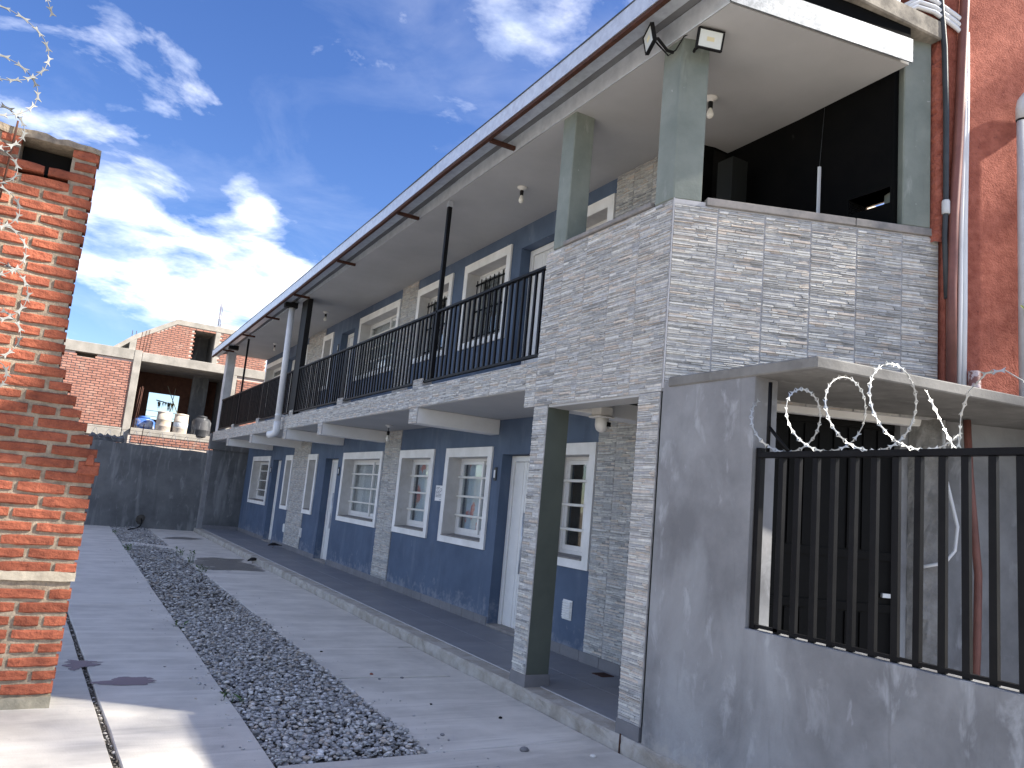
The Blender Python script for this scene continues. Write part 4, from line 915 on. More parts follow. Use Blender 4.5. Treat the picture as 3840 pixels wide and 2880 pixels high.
# ------------------------------------------------------------------ grey yard wall, canopy, gate on the right
YW = thing('yard_wall', (3.7, 3.6, 0), 'grey cement plastered yard wall with a low part under the black bars and a flat canopy', 'wall')
m = MB(); m.box(3.575, 3.775, 3.36, 4.215, -0.05, 2.535); m.build('tall_wall', m_plaster, YW, 0.003)
m = MB(); m.box(3.568, 3.755, -1.0, 3.3595, -0.05, 1.0); m.build('low_wall', m_plaster, YW, 0.003)
m = MB(); m.poly_prism([(3.562, 2.90), (5.26, 2.67), (6.9, 2.45), (6.9, 3.0), (3.7, 4.10), (3.562, 4.15)], 2.50, 2.57); cn = m.build('canopy', pm('weathered_canopy_concrete', (0.250, 0.245, 0.232), (0.155, 0.152, 0.145), 2.6, 0.9, 0.3, 35, stains=[((0.34, 0.335, 0.32), 5, (1, 1, 1), 0.56, 0.72, 0.5), ((0.08, 0.078, 0.074), 3, (1, 1, 1), 0.60, 0.76, 0.5)]), YW, 0.008)
m = MB(); fquad_box(m, 0.35, 0.86, 0.0, 2.5, -0.30, -0.1); fquad_box(m, 1.87, 9.0, 0.0, 2.515, -0.30, -0.1); fquad_box(m, 0.86, 1.87, 2.46, 2.5, -0.30, -0.1); m.build('yard_back_wall', m_plaster, YW)
m = MB(); fquad_box(m, 0.86, 2.02, 2.43, 2.485, -0.10, -0.03); m.build('white_beam', m_beam, YW, 0.004)
m = MB(); fquad_box(m, 3.00, 3.25, -0.05, 2.5, -0.2, 0.55); m.build('end_pier', m_conc_raw, YW, 0.01)
# rough broken pier beside the door
m = MB(); rows = 26; ring = []
for i in range(rows + 1):
    z = 2.49 * i / rows; b = len(m.v); k = 10; j = lambda a: random.uniform(-a, a)
    for q in range(k):
        u = q / (k - 1); off = -0.1 + 0.10 * math.sin(math.pi * u) ** 0.5 + j(0.012); s_ = 1.93 + 0.30 * u + (j(.01) if 0 < q < k - 1 else 0)
        m.v.append(FP(s_, z, off))
    ring.append(b)
for a, b in zip(ring, ring[1:]):
    for q in range(k - 1): m.face([a + q, a + q + 1, b + q + 1, b + q])
m.build('rough_pier', m_rough, YW)
yf = MB(); yf.poly_prism([(3.775, 4.0), (3.76, -1), (7, -1), (7, 3)], -0.05, 0.06); structure(yf.build('yard_floor', m_skirt))
# black inner door
m_door = pm('black_door_paint', (0.0025, 0.0025, 0.003), (0.004, 0.004, 0.0045), 6, 0.5, 0.0, 40, 0.12)
ID = thing('metal_door', FP(1.36, 0, -.15), 'black sheet metal door with ribs at the back of the yard behind the bars', 'door')
m = MB(); fquad_box(m, 0.87, 1.86, 0.06, 2.455, -0.19, -0.16); m.build('sheet', m_door, ID)
for s_ in np.arange(0.93, 1.85, 0.115):
    for (z0, z1) in ((1.50, 2.38), (0.35, 1.05)):
        m = MB(); fquad_box(m, s_ - 0.012, s_ + 0.012, z0, z1, -0.159, -0.147); m.build('rib', m_door, ID)
for z in (2.42, 1.46, 1.09, 0.3):
    m = MB(); fquad_box(m, 0.88, 1.85, z - 0.028, z + 0.028, -0.159, -0.14); m.build('cross_rail', m_door, ID)
m = MB(); fquad_box(m, 1.76, 1.85, 1.17, 1.20, -0.14, -0.115); m.build('latch', m_galv, ID)
# gate grille
GG = thing('barred_fence', (3.62, 2.4, 1.0), 'black steel bars standing on the low grey yard wall', 'fence')
one('top_rail', m_black, GG, (3.595, 3.645, 0.4, 3.335, 2.0, 2.035), bevel=0.003)
one('bottom_rail', m_black, GG, (3.605, 3.635, 0.4, 3.335, 1.012, 1.030))
gb = None; y = 3.1655; k = 0
while y > 0.45:
    if gb is None: gb = one('bar', m_black, GG, (3.605, 3.637, y - 0.017, y + 0.017, 1.002, 1.999), bevel=0.002)
    else: link_copy(gb, (3.621, y + random.uniform(-.006, .006), 1.5005), GG, (random.uniform(-.006, .006), 0, random.uniform(-.12, .12)))
    k += 1; y -= 0.1195
one('end_post', m_black, GG, (3.60, 3.64, 3.315, 3.35, 1.002, 2.06))
m = MB(); m.tube([(3.62, 3.28, 2.035), (3.62, 3.28, 2.46)], 0.012, 6); m.build('wire_post', m_black, GG)
m = MB(); m.tube([(3.62, 3.28, 2.19), (3.62, 3.13, 2.04)], 0.010, 6); m.build('brace', m_black, GG)

# ------------------------------------------------------------------ red neighbour house with its pipes
NH = thing('neighbour_house', FP(4.0, 0, -0.5), 'red stuccoed neighbour house wall rising beyond the tiled corner', 'house')
m = MB(); fquad_box(m, 2.125, 9.0, 2.52, 9.5, -0.22, 0.035); fquad_box(m, 1.90, 2.125, 5.70, 9.5, -0.22, 0.035); m.build('wall', m_red, NH)
# torn plaster edge beside the column
m = MB(); n = 60; prev = None
for i in range(n + 1):
    z = 3.85 + (5.72 - 3.85) * i / n; j = random.uniform; b = len(m.v)
    s0 = 2.035 + j(-.006, .012) + (-.01 if z < 4.2 else 0); m.v += [FP(s0, z, -0.03), FP(s0 + j(.005, .02), z, 0.02 + j(-.008, .012)), FP(2.09 + j(-.015, .015), z, 0.035 + j(-.008, .01)), FP(2.135, z, 0.036)]
    if prev is not None:
        for q in range(3): m.face([prev + q, prev + q + 1, b + q + 1, b + q])
    prev = b
m.build('torn_plaster_edge', m_red, NH)
def pipe(name, path, r, mat, label, cat='pipe', n=12, group=None):
    m = MB(); m.tube(path, r, n); o = m.build(name, mat); return tag(o, label, cat, group)
pipe('cable', [FP(2.01, 6.6, .07), FP(2.05, 5.9, .07), FP(2.09, 5.44, .07), FP(2.105, 4.9, .07), FP(2.105, 4.13, .07), FP(2.10, 3.88, .065), FP(2.12, 3.4, .06)], [0.022] * 4 + [0.02, 0.018, 0.018], m_cable, 'thick dark grey cable running down where the red wall begins', 'cable')
m = MB(); m.lathe(FP(2.105, 4.06, .07), [(0.026, 0), (0.029, .01), (0.029, .10), (0.026, .11)], 12); o = m.build('cable_joint', m_pvc_grey); tag(o, 'short grey sleeve joint on the dark cable', 'cable joint')
pipe('brown_pipe', [FP(2.275, 7.0, .075), FP(2.26, 5.93, .075), FP(2.225, 5.1, .075), FP(2.20, 4.6, .075), FP(2.165, 4.05, .075), FP(2.15, 3.46, .075), FP(2.15, 2.58, .075)], 0.036, m_brown, 'brown painted pipe against the red wall right of the dark cable', 'pipe', 14)
pipe('white_pipe', [FP(2.265, 5.35, .065), FP(2.262, 4.9, .065), FP(2.235, 4.0, .065), FP(2.225, 3.2, .065), FP(2.215, 2.58, .065)], 0.017, m_pvc, 'thin white pipe directly right of the brown pipe', 'pipe', 10)
pipe('white_pipe', [FP(2.285, 5.6, .06), FP(2.285, 5.0, .06), FP(2.268, 4.0, .06), FP(2.265, 3.3, .06), FP(2.255, 2.58, .06)], 0.021, m_pvc, 'wider white pipe at the right of the pair on the red wall', 'pipe', 12)
for k, (z, so) in enumerate(((5.70, 0), (5.745, 0.02), (5.80, 0.05))):
    pipe('white_conduit', [FP(1.62 + so, z - .14, -.10), FP(1.74 + so, z - .01, .02), FP(1.86 + so, z + .06, .06), FP(2.0, z + .03, .07), FP(2.17, z - .06, .07), FP(2.235 + .01 * k, z - .11, .07), FP(2.25 + .012 * k, z - .30, .06)], 0.019, m_pvc,
         ['lowest of three white conduits bending over the old roof beam', 'middle of three white conduits bending over the old roof beam', 'topmost of three white conduits bending over the old roof beam'][k], 'conduit', 10, 'white conduits over the roof beam')
pp_ = [FP(2.70, 2.57, .12), FP(2.705, 4.92, .12)]
gp = thing('vent_pipe', FP(2.70, 2.57, .12), 'grey plastic vent pipe with an elbow standing before the red wall at the picture edge', 'pipe')
m = MB(); m.tube(pp_, 0.037, 16); m.build('pipe', m_pvc_grey, gp)
m = MB(); m.tube([FP(2.705, 4.90, .12), FP(2.705, 5.0, .12), FP(2.715, 5.05, .12), FP(2.745, 5.095, .12), FP(2.80, 5.12, .12), FP(3.1, 5.15, .12)], [0.043, 0.043, 0.042, 0.042, 0.042, 0.040], 16); m.build('elbow', m_pvc_grey, gp)
m = MB(); m.lathe(FP(2.705, 4.885, .12), [(0.039, 0), (0.041, .003), (0.041, .012), (0.039, .015)], 16); m.build('seal_ring', m_black2, gp)
m = MB(); c = Vector(FP(2.70, 2.66, .12))
m.tube([tuple(c + FU * 0.055 * math.cos(t) + FN * 0.055 * math.sin(t) + Vector((0, 0, 0.035 * math.cos(t)))) for t in np.linspace(2.6, 8.4, 26)] , 0.011, 8); o = m.build('hose_ring', m_purple); tag(o, 'faded purple hose wrapped round the foot of the grey vent pipe', 'hose')
m = MB(); m.tube([FP(2.315, 2.57, .10), FP(2.315, 2.86, .10)], 0.042, 14); o = m.build('pipe_stub', pm('peeling_brown_pipe', (0.22, 0.10, 0.085), (0.56, 0.46, 0.44), 22, 0.6, 0.1, contrast=(0.48, 0.54))); tag(o, 'short peeling brown pipe stub standing on the canopy', 'pipe stub')
mc = thing('metal_channel', FP(2.65, 2.6, .16), 'galvanised metal channel lying on the canopy behind the razor wire', 'metal channel')
m = MB(); fquad_box(m, 2.44, 3.3, 2.58, 2.70, .13, .136); fquad_box(m, 2.44, 3.3, 2.572, 2.578, .136, .23); fquad_box(m, 2.44, 3.3, 2.58, 2.60, .225, .231); m.build('channel', m_galv, mc)
pipe('white_pipe', [FP(2.30, 2.64, .15), FP(2.46, 2.64, .16)], 0.02, m_pvc, 'short white pipe end poking into the metal channel on the canopy', 'pipe', 10)
pipe('brown_pipe', [FP(2.24, 2.49, .12), FP(2.26, 2.1, .12), FP(2.31, 1.4, .14), FP(2.30, 0.9, .14), FP(2.24, 0.06, .16)], 0.026, m_brown, 'slanting brown pipe behind the bars in the shaded yard', 'pipe', 10)
pipe('white_conduit', [FP(2.10, 2.48, .06), FP(2.11, 2.1, .06), FP(2.15, 1.9, .08), FP(2.19, 1.72, .09), FP(2.17, 1.55, .09), FP(2.10, 1.46, .08), FP(1.96, 1.42, .05)], 0.013, m_pvc, 'curved white conduit behind the bars beside the rough pier', 'conduit', 8)
# small plant on the picture edge
PL = thing('plant', FP(2.82, 2.58, .30), 'sprig with yellow-green leaves before the red wall at the right edge', 'plant')
m = MB(); m.tube([FP(2.95, 2.58, .30), FP(2.90, 2.9, .28), FP(2.80, 3.18, .24), FP(2.70, 3.30, .20), FP(2.655, 3.40, .18)], 0.005, 6); m.build('stem', m_rust, PL)
def leaf(m, c, d, L, W, nrm):
    c, d, nrm = Vector(c), Vector(d).normalized(), Vector(nrm); s_ = d.cross(nrm).normalized(); k = nrm.normalized()
    a = [c, c + d * L * .3 + s_ * W * .5 + k * L * .06, c + d * L * .65 + s_ * W * .42 + k * L * .05, c + d * L, c + d * L * .65 - s_ * W * .42 + k * L * .05, c + d * L * .3 - s_ * W * .5 + k * L * .06]
    mid1, mid2 = c + d * L * .3, c + d * L * .65
    m.quad(a[0], a[1], mid1); m.quad(a[1], a[2], mid2, mid1); m.quad(a[2], a[3], mid2); m.quad(a[3], a[4], mid2); m.quad(a[4], a[5], mid1, mid2); m.quad(a[5], a[0], mid1)
for (s_, z, o_, ds, dz, L) in ((2.665, 3.29, .19, -.35, 1, .10), (2.655, 3.36, .18, -.8, .3, .05), (2.68, 3.25, .2, -1, -.3, .05), (2.76, 3.26, .22, .9, .2, .10), (2.80, 3.17, .24, .5, .9, .12), (2.86, 3.05, .26, 1, .4, .12), (2.88, 3.12, .27, .6, 1, .10), (2.92, 2.85, .28, .9, .5, .12)):
    m = MB(); leaf(m, FP(s_, z, o_), tuple(FU * ds + Vector((0, 0, dz)) + FN * .2), L, L * .45, tuple(FN + Vector((0, 0, .3)))); m.build('leaf', m_leaf_y, PL)

# ------------------------------------------------------------------ end wall of the yard with razor wire
PW = thing('perimeter_wall', (2.0, 24.8, 0), 'dark grey plastered wall closing the far end of the yard', 'wall')
m = MB(); n = 40; prev = None
for i in range(n + 1):
    x = -5 + 8.62 * i / n; zt = 2.36 - 0.02 * (x) * .5 + random.uniform(-.012, .012); b = len(m.v); m.v += [(x, 24.72, -0.05), (x, 24.72, zt), (x, 24.90, zt + .005), (x, 24.90, -0.05)]
    if prev is not None:
        for q in range(4): r_ = (q + 1) % 4; m.face([prev + q, b + q, b + r_, prev + r_])
    prev = b
m.build('wall', m_plaster_dark, PW)
one('pier', m_plaster, PW, (3.612, 3.7315, 24.462, 24.92, -0.05, 2.40), bevel=0.004)
one('side_wall', m_plaster_dark, PW, (3.732, 5.3, 24.45, 24.62, -0.05, 2.43))
one('top_beam', m_plaster_dark, PW, (3.60, 5.0, 24.40, 24.62, 2.432, 2.90))
k = None
for i in range(4):
    one('skirting_tile', m_skirt, PW, (3.735 + i * .255, 3.985 + i * .255, 24.438, 24.449, 0.11, 0.215))
m = MB(); m.lathe((2.1, 24.712, 0.25), [(0.12, 0), (0.12, .001)], 12)
for i, v in enumerate(m.v):
    dx, dy = v[0] - 2.1, v[1] - 24.712; m.v[i] = (2.1 + dx * random.uniform(.8, 1.2), 24.712 - (v[2] - .25) * 4, 0.25 + dy * random.uniform(.8, 1.3))
m.build('patched_hole', m_soil, PW)
pipe('hose', [(2.12, 24.70, 0.27), (2.13, 24.60, 0.20), (2.10, 24.45, 0.08), (2.0, 24.2, 0.03), (1.85, 23.8, 0.03), (1.72, 23.3, 0.03)], 0.016, m_black2, 'black hose coming out of the end wall onto the gravel', 'hose', 8)
for k, (x, lab) in enumerate(((1.775, 'thin dark steel post on the end wall amid the wire'), (3.66, 'thin dark steel post at the right end of the end wall'))):
    pipe('wire_post', [(x, 24.76, 2.2), (x + .02, 24.76, 2.96)], 0.012, m_rust, lab, 'post', 6, 'posts on the end wall')
razor('razor_wire', helix((-1.2, 24.8, 2.58), (3.60, 24.8, 2.52), 0.20, 0.17, 14, (0.15, 0.95, 0.1), (0.05, 0, 1), 0.4, 18, 0.05), 'thin rusty razor wire coil along the top of the end wall', 1, 0.07, 0.005, 'coils of razor wire', False)
for z, lab in ((2.45, 'lower straight wire strung between posts above the end wall'), (2.72, 'upper straight wire strung between posts above the end wall')):
    pipe('fence_wire', [(-2, 24.78, z + .03), (1.78, 24.77, z), (3.66, 24.77, z - .03)], 0.004, m_rust, lab, 'wire', 5, 'straight wires above the end wall')

# ------------------------------------------------------------------ unfinished brick house beyond
UH = thing('unfinished_house', (2, 30, 0), 'unfinished red brick house with grey concrete frame and empty openings beyond the end wall', 'house')
YB = 28.0
def ub(name, mat, *bx): return one(name, mat, UH, *bx, bevel=0.01)
LEFTB = []
def brick_field(x0, x1, z0, z1, y, holes=(), slope=None):
    out = []; r = 0; z = z0
    while z + 0.06 < z1:
        x = x0 - (0.125 if r % 2 else 0)
        while x < x1:
            a, b = max(x, x0), min(x + 0.235, x1)
            if b - a > 0.05 and not any(h[0] < (a + b) / 2 < h[1] and h[2] < z + .03 < h[3] for h in holes) and (slope is None or z + .06 < slope((a + b) / 2)): out.append((a, b, z, y))
            x += 0.25
        z += 0.08; r += 1
    return out
def gable(x): return float(np.interp(x, [0.9, 1.5, 2.9, 6.5], [6.15, 6.65, 7.42, 7.36])) - 0.12
fields = brick_field(-2.2, 1.44, 2.95, 5.14, YB, [(-0.27, 0.35, 5.0, 5.3)])
fields += brick_field(1.62, 6.4, 5.6, 7.5, YB + 4, [(3.55, 4.34, 5.5, 7.22), (4.34, 4.52, 5, 8)], gable)
fields += brick_field(4.72, 6.4, 2.9, 5.1, YB) + brick_field(1.7, 4.3, 2.50, 2.74, YB - .16) + brick_field(-2.2, 1.4, 0.2, 2.6, YB)
cam_p = Vector((0, 0, CAMZ))
m = MB(); m.box(-2.2, -0.27, YB + .02, YB + .2, 0, 5.16); m.box(0.35, 1.44, YB + .02, YB + .2, 0, 5.16); m.box(-0.27, 0.35, YB + .02, YB + .2, 0, 5.02)
m.box(4.70, 6.4, YB + .02, YB + .2, 0, 5.16); m.box(1.6, 4.4, YB - .14, YB + .1, 0, 2.76); m.build('wall', m_mortar_far, UH)
def gable_wall():
    m = MB(); xs = [1.45, 2.2, 2.9, 3.55, 4.34, 4.5, 6.4]
    for a, b in zip(xs, xs[1:]):
        if a == 3.55: z0 = 7.24
        else: z0 = 5.4
        m.hexa([(a, YB + 4.02, z0), (b, YB + 4.02, z0), (b, YB + 4.2, z0), (a, YB + 4.2, z0), (a, YB + 4.02, gable(a) + .02), (b, YB + 4.02, gable(b) + .02), (b, YB + 4.2, gable(b) + .02), (a, YB + 4.2, gable(a) + .02)])
    m.build('gable_wall', m_mortar_far, UH)
    m = MB(); pts = [(0.85, 6.05), (1.5, 6.62), (2.9, 7.50), (6.5, 7.46)]
    for (xa, za), (xb, zb) in zip(pts, pts[1:]):
        m.hexa([(xa, YB + 3.97, za - .2), (xb, YB + 3.97, zb - .2), (xb, YB + 8, zb - .2), (xa, YB + 8, za - .2), (xa, YB + 3.97, za), (xb, YB + 3.97, zb), (xb, YB + 8, zb), (xa, YB + 8, za)])
    m.build('sloping_roof_slab', m_conc_raw, UH)
    ub('column', m_conc_raw, (1.38, 1.60, YB + 3.98, YB + 4.22, 5.3, 6.55)); ub('column', m_conc_raw, (4.335, 4.515, YB + 3.985, YB + 4.22, 5.3, 7.5))
    m = MB(); m.quad((3.5, YB + 6, 5.4), (4.4, YB + 6, 5.4), (4.4, YB + 6, 7.4), (3.5, YB + 6, 7.4)); m.quad((4.36, YB + 4.2, 5.4), (4.36, YB + 6, 5.4), (4.36, YB + 6, 7.4), (4.36, YB + 4.2, 7.4)); m.quad((3.54, YB + 4.2, 5.4), (3.54, YB + 6, 5.4), (3.54, YB + 6, 7.4), (3.54, YB + 4.2, 7.4)); m.build('inner_room', m_plaster_dark, UH)
gable_wall()
me_b = MB(); me_b.box(-0.112, 0.112, -0.008, 0.03, -0.027, 0.027); me_b = me_b.mesh('brick', m_brick_far, (0, 0, 0))
fields.sort(key=lambda f: (f[3] > YB + 1, abs((f[0] + f[1]) / 2 - 0.6) if f[3] < YB + 1 and f[2] > 2.8 else 99, f[2]))
rest = MB()
for i, (a, b, z, y) in enumerate(fields):
    if i < 300:
        o = bpy.data.objects.new('brick', me_b); COL.objects.link(o); put(o, ((a + b) / 2, y + random.uniform(-.004, .004), z + .03), UH); o.scale = ((b - a) / .235, 1, 1)
    else: rest.box(a, b - .01, y - .008, y + .03, z, z + .054)
o = rest.build('brickwork', m_brick_far, UH); o['kind'] = 'stuff'
ub('roof_beam', m_conc_raw, (-2.4, 1.40, YB - .04, YB + .25, 5.165, 5.50)); ub('roof_beam', m_conc_raw, (1.64, 6.4, YB - .04, YB + .25, 5.16, 5.46)); ub('column', m_conc_raw, (1.40, 1.63, YB - .05, YB + .25, 2.4, 5.50))
ub('parapet_beam', m_conc_raw, (-2.4, 1.38, YB - .05, YB + .2, 2.62, 2.92)); ub('parapet_beam', m_conc_raw, (1.64, 4.5, YB - .17, YB + .2, 2.745, 2.96)); ub('column', m_conc_raw, (4.42, 4.68, YB - .04, YB + .25, 2.4, 5.16))
ub('floor_slab', m_conc_raw, (-2.2, 6.4, YB + .26, YB + 8, 2.6, 2.9)); ub('roof_slab', m_conc_raw, (-2.2, 6.4, YB + .26, YB + 8, 5.17, 5.45))
m = wall_mesh(0, 0.2, -3.0, 6.4, 2.9, 5.17, [(2.24, 3.29, 3.5, 4.48)])
for i, v in enumerate(m.v): m.v[i] = (v[1], YB + 3 + v[0], v[2])
m.build('back_wall', pm('shaded_brick', (0.16, 0.075, 0.05), (0.10, 0.05, 0.035), 6, 0.9, 0.2), UH)  # brick colour darkened to put the shell's inner shade into it
for bx in ((4.5, 4.66, YB + .26, YB + 3, 2.9, 5.17), (-2.2, -2.0, YB + .26, YB + 3, 2.9, 5.17), (3.55, 4.1, YB + 2.2, YB + 2.35, 2.9, 5.17)): one('inner_wall', m_plaster_dark, UH, bx)
for (x, y, z, h, lean) in ((1.62, YB + .1, 5.45, .75, .03), (1.70, YB + .12, 5.45, .80, .05), (1.52, YB + .1, 5.45, .7, .02), (1.80, YB + .1, 5.45, .7, .04), (1.42, YB + 4.1, 6.5, .3, 0), (1.55, YB + 4.1, 6.5, .3, 0), (4.37, YB + 4.1, 7.45, 1.1, .0), (4.44, YB + 4.1, 7.45, 1.0, .02), (4.41, YB + 4.2, 7.45, 1.05, .01), (4.48, YB + 4.2, 7.45, .2, .01),
                           (1.68, YB - .05, 2.9, 1.4, .06), (1.72, YB - .06, 2.9, 1.45, .08), (1.78, YB - .05, 2.9, 1.4, .05), (1.70, YB - .08, 2.9, 1.2, .10)):
    m = MB(); m.tube([(x, y, z), (x + lean, y, z + h)], 0.011, 5); m.build('rebar', m_rust, UH)
# water tanks on the ledge
def tank(x0, x1, z0, z1, y, mat, label, domed, band=False, h2=None):
    xc, r_ = (x0 + x1) / 2, (x1 - x0) / 2; t = thing('water_tank', (xc, y, z0), label, 'water tank', 'water tanks on the house ledge'); H_ = z1 - z0
    if domed: prof = [(r_ * .97, 0), (r_, .03), (r_ * .985, H_ * .3), (r_ * 1.01, H_ * .32), (r_ * .985, H_ * .34), (r_ * .985, H_ * .68), (r_ * .80, H_ * .80), (r_ * .55, H_ * .87)]
    else: prof = [(r_ * .97, 0), (r_, .03), (r_ * .99, H_ * .33), (r_ * 1.02, H_ * .35), (r_ * .99, H_ * .37), (r_ * .97, H_ * .66), (r_ * 1.0, H_ * .68), (r_ * .96, H_ * .70), (r_ * .93, H_)]
    m = MB(); m.lathe((xc, y, z0), prof, 24); m.build('body', mat, t)
    m = MB(); rr, hz = (r_ * .5, H_ * .87) if domed else (r_ * .92, H_)
    m.lathe((xc, y, z0), [(rr, hz), (rr * 1.04, hz + .03), (rr * .96, hz + .06), (rr * .3, hz + .08)], 24); m.build('lid', mat, t)
    if band:
        m = MB(); m.lathe((xc, y, z0), [(r_ * 1.0, H_ * .40), (r_ * 1.003, H_ * .41), (r_ * .99, H_ * .62), (r_ * .975, H_ * .63)], 24); bd = m.build('label_band', m_tank_band, t)
        for k in range(4):
            a = R(-120 + k * 17); c_ = (xc + r_ * 1.005 * math.cos(a), y + r_ * 1.005 * math.sin(a)); tx, ty = -math.sin(a), math.cos(a)
            m = MB()
            for s_ in (-1, 1):
                q0 = (c_[0] + tx * .018 * s_, c_[1] + ty * .018 * s_); q1 = (c_[0] + tx * .004 * s_, c_[1] + ty * .004 * s_)
                m.quad((q0[0] - tx * .007, q0[1] - ty * .007, z0 + H_ * .46), (q0[0] + tx * .007, q0[1] + ty * .007, z0 + H_ * .46), (q1[0] + tx * .007, q1[1] + ty * .007, z0 + H_ * .57), (q1[0] - tx * .007, q1[1] - ty * .007, z0 + H_ * .57))
            m.build('faded_letter', m_paper, bd)
YT = YB + .15
tank(1.70, 2.42, 2.905, 3.42, YB + .75, m_tank_blue, 'low blue water tank with white scuffs, leftmost on the ledge', True)
tank(2.37, 2.85, 2.905, 3.55, YB + .1, m_tank_cream, 'tall dirty cream water tank next to the blue one', False)
tank(2.90, 3.37, 2.905, 3.54, YB + .1, m_tank_cream, 'cream water tank with a faded blue printed band', False, True)
tank(3.47, 4.10, 2.905, 3.66, YB + .1, m_tank_black, 'black ribbed water tank streaked with white scale, by the gallery end', True)
# dry palm fronds, props inside the shell, overhead wires beyond
PF = thing('dry_palm', (2.75, 30.8, 4.2), 'dry hanging palm leaves in the far opening of the brick house', 'palm')
for k in range(26):
    x = 2.55 + random.random() * .55; L = random.uniform(.12, .4); m = MB(); w = .018
    m.quad((x - w, 30.85, 4.15 + random.uniform(-.05, .06)), (x + w, 30.85, 4.15), (x + random.uniform(-.06, .06), 30.8, 4.12 - L)); m.build('leaf', m_straw, PF)
m = MB(); m.tube([(2.5, 30.84, 4.2), (3.15, 30.84, 4.1)], 0.02, 5); m.build('stem', m_straw, PF)
pipe('wooden_prop', [(3.35, YB + .6, 3.0), (2.62, YB + .8, 4.55)], 0.014, m_straw, 'long thin pole leaning behind the cream tanks', 'pole', 6)
pipe('wooden_prop', [(2.80, YB + .7, 3.6), (2.88, YB + .8, 4.5)], 0.012, m_straw, 'shorter thin pole standing behind the cream tanks', 'pole', 6)
for z, lab in ((4.55, 'upper'), (4.25, 'lower')): pipe('power_line', [(-10, 45, z + .3), (8, 45, z + .25), (20, 45, z)], 0.014, m_cable, lab + ' overhead power line seen through the empty opening of the brick house', 'power line', 5, 'overhead power lines')
tp = MB(); tp.smooth = False; pv = None
for i in range(15):
    x = 0.45 + i * .065; b = len(tp.v); h = .10 + .09 * abs(math.sin(i * 1.1)) + random.uniform(0, .03); tp.v += [(x, 24.78, 2.36), (x, 24.80, 2.36 + h * .6), (x, 24.95, 2.36 + h), (x, 25.2, 2.36)]
    if pv is not None:
        for q in range(3): tp.face([pv + q, b + q, b + q + 1, pv + q + 1])
    pv = b
tag(tp.build('tarpaulin', m_tarp), 'crumpled dark tarpaulin on top of the end wall behind the brick wall', 'tarpaulin')

# ------------------------------------------------------------------ the street behind the camera: a tree that dapples the light
TR = thing('street_tree', (15.7, -3.4, 0), 'tall leafy street tree shading the front of the yard', 'tree')
m = MB(); m.tube([(15.7, -3.4, -.1), (15.6, -3.5, 3), (15.8, -3.3, 7), (15.7, -3.4, 11), (15.6, -3.3, 15)], [.32, .26, .2, .12, .04], 10); m.build('trunk', m_straw, TR)
tips = []
for k in range(26):
    a = k * 2.4; z = 9.3 + k * .22; L = random.uniform(1.6, 3.3) * (1 if z < 13 else .75); e = (15.7 + L * math.cos(a), -3.4 + L * math.sin(a), z + random.uniform(.6, 1.8))
    m = MB(); m.tube([(15.7, -3.4, z), ((15.7 + e[0]) / 2, (-3.4 + e[1]) / 2, z + .3), e], [.07, .045, .015], 6); m.build('limb', m_straw, TR)
    for u in (.55, .8, 1.0): tips.append((15.7 + (e[0] - 15.7) * u, -3.4 + (e[1] + 3.4) * u, z + (e[2] - z) * u))
m = MB()
for t in tips:
    for k in range(26):
        leaf(m, (t[0] + random.gauss(0, .33), t[1] + random.gauss(0, .33), t[2] + random.gauss(0, .3)), (random.gauss(0, 1), random.gauss(0, 1), random.gauss(-.3, .6)), random.uniform(.12, .2), .09, (random.gauss(0, .6), random.gauss(0, .6), 1))
m.build('crown', m_leaf, TR)

# ------------------------------------------------------------------ small things on the ground
def blot_mat(name, col, rough):
    m = bpy.data.materials.new(name); m.use_nodes = True; t = m.node_tree; t.nodes.clear()
    out = N(t, 'ShaderNodeOutputMaterial'); b = N(t, 'ShaderNodeBsdfPrincipled'); tr = N(t, 'ShaderNodeBsdfTransparent'); mx = N(t, 'ShaderNodeMixShader')
    b.inputs['Roughness'].default_value = rough; geo = N(t, 'ShaderNodeNewGeometry'); at = N(t, 'ShaderNodeAttribute', attribute_name='col')
    n = N(t, 'ShaderNodeTexNoise', ins={'Scale': 9.0, 'Detail': 6.0, 'Roughness': 0.6}); LK(t, geo.outputs['Position'], n.inputs['Vector'])
    n2 = N(t, 'ShaderNodeTexNoise', ins={'Scale': 3.0, 'Detail': 3.0}); mp = N(t, 'ShaderNodeMapping'); mp.inputs['Scale'].default_value = (0.6, 2.2, 1); LK(t, geo.outputs['Position'], mp.inputs[0]); LK(t, mp.outputs[0], n2.inputs['Vector'])
    LK(t, mixc(t, n.outputs['Fac'], col, tuple(c * 1.35 for c in col)), b.inputs['Base Color'])
    f = math_node(t, 'ADD', at.outputs['Fac'], math_node(t, 'MULTIPLY', math_node(t, 'SUBTRACT', n.outputs['Fac'], 0.5), 0.9))
    f = math_node(t, 'SUBTRACT', f, math_node(t, 'MULTIPLY', ramp(t, n2.outputs['Fac'], [(0.52, 0.0), (0.60, 1.0)]), 0.5))
    LK(t, math_node(t, 'MULTIPLY', ramp(t, f, [(0.22, 0.0), (0.34, 1.0)]), 0.85), mx.inputs[0]); LK(t, tr.outputs[0], mx.inputs[1]); LK(t, b.outputs[0], mx.inputs[2]); LK(t, mx.outputs[0], out.inputs[0])
    return m
m_stain = blot_mat('purple_wine_stain', (0.20, 0.150, 0.168), 0.6); m_wet = blot_mat('damp_concrete', (0.17, 0.162, 0.15), 0.35)
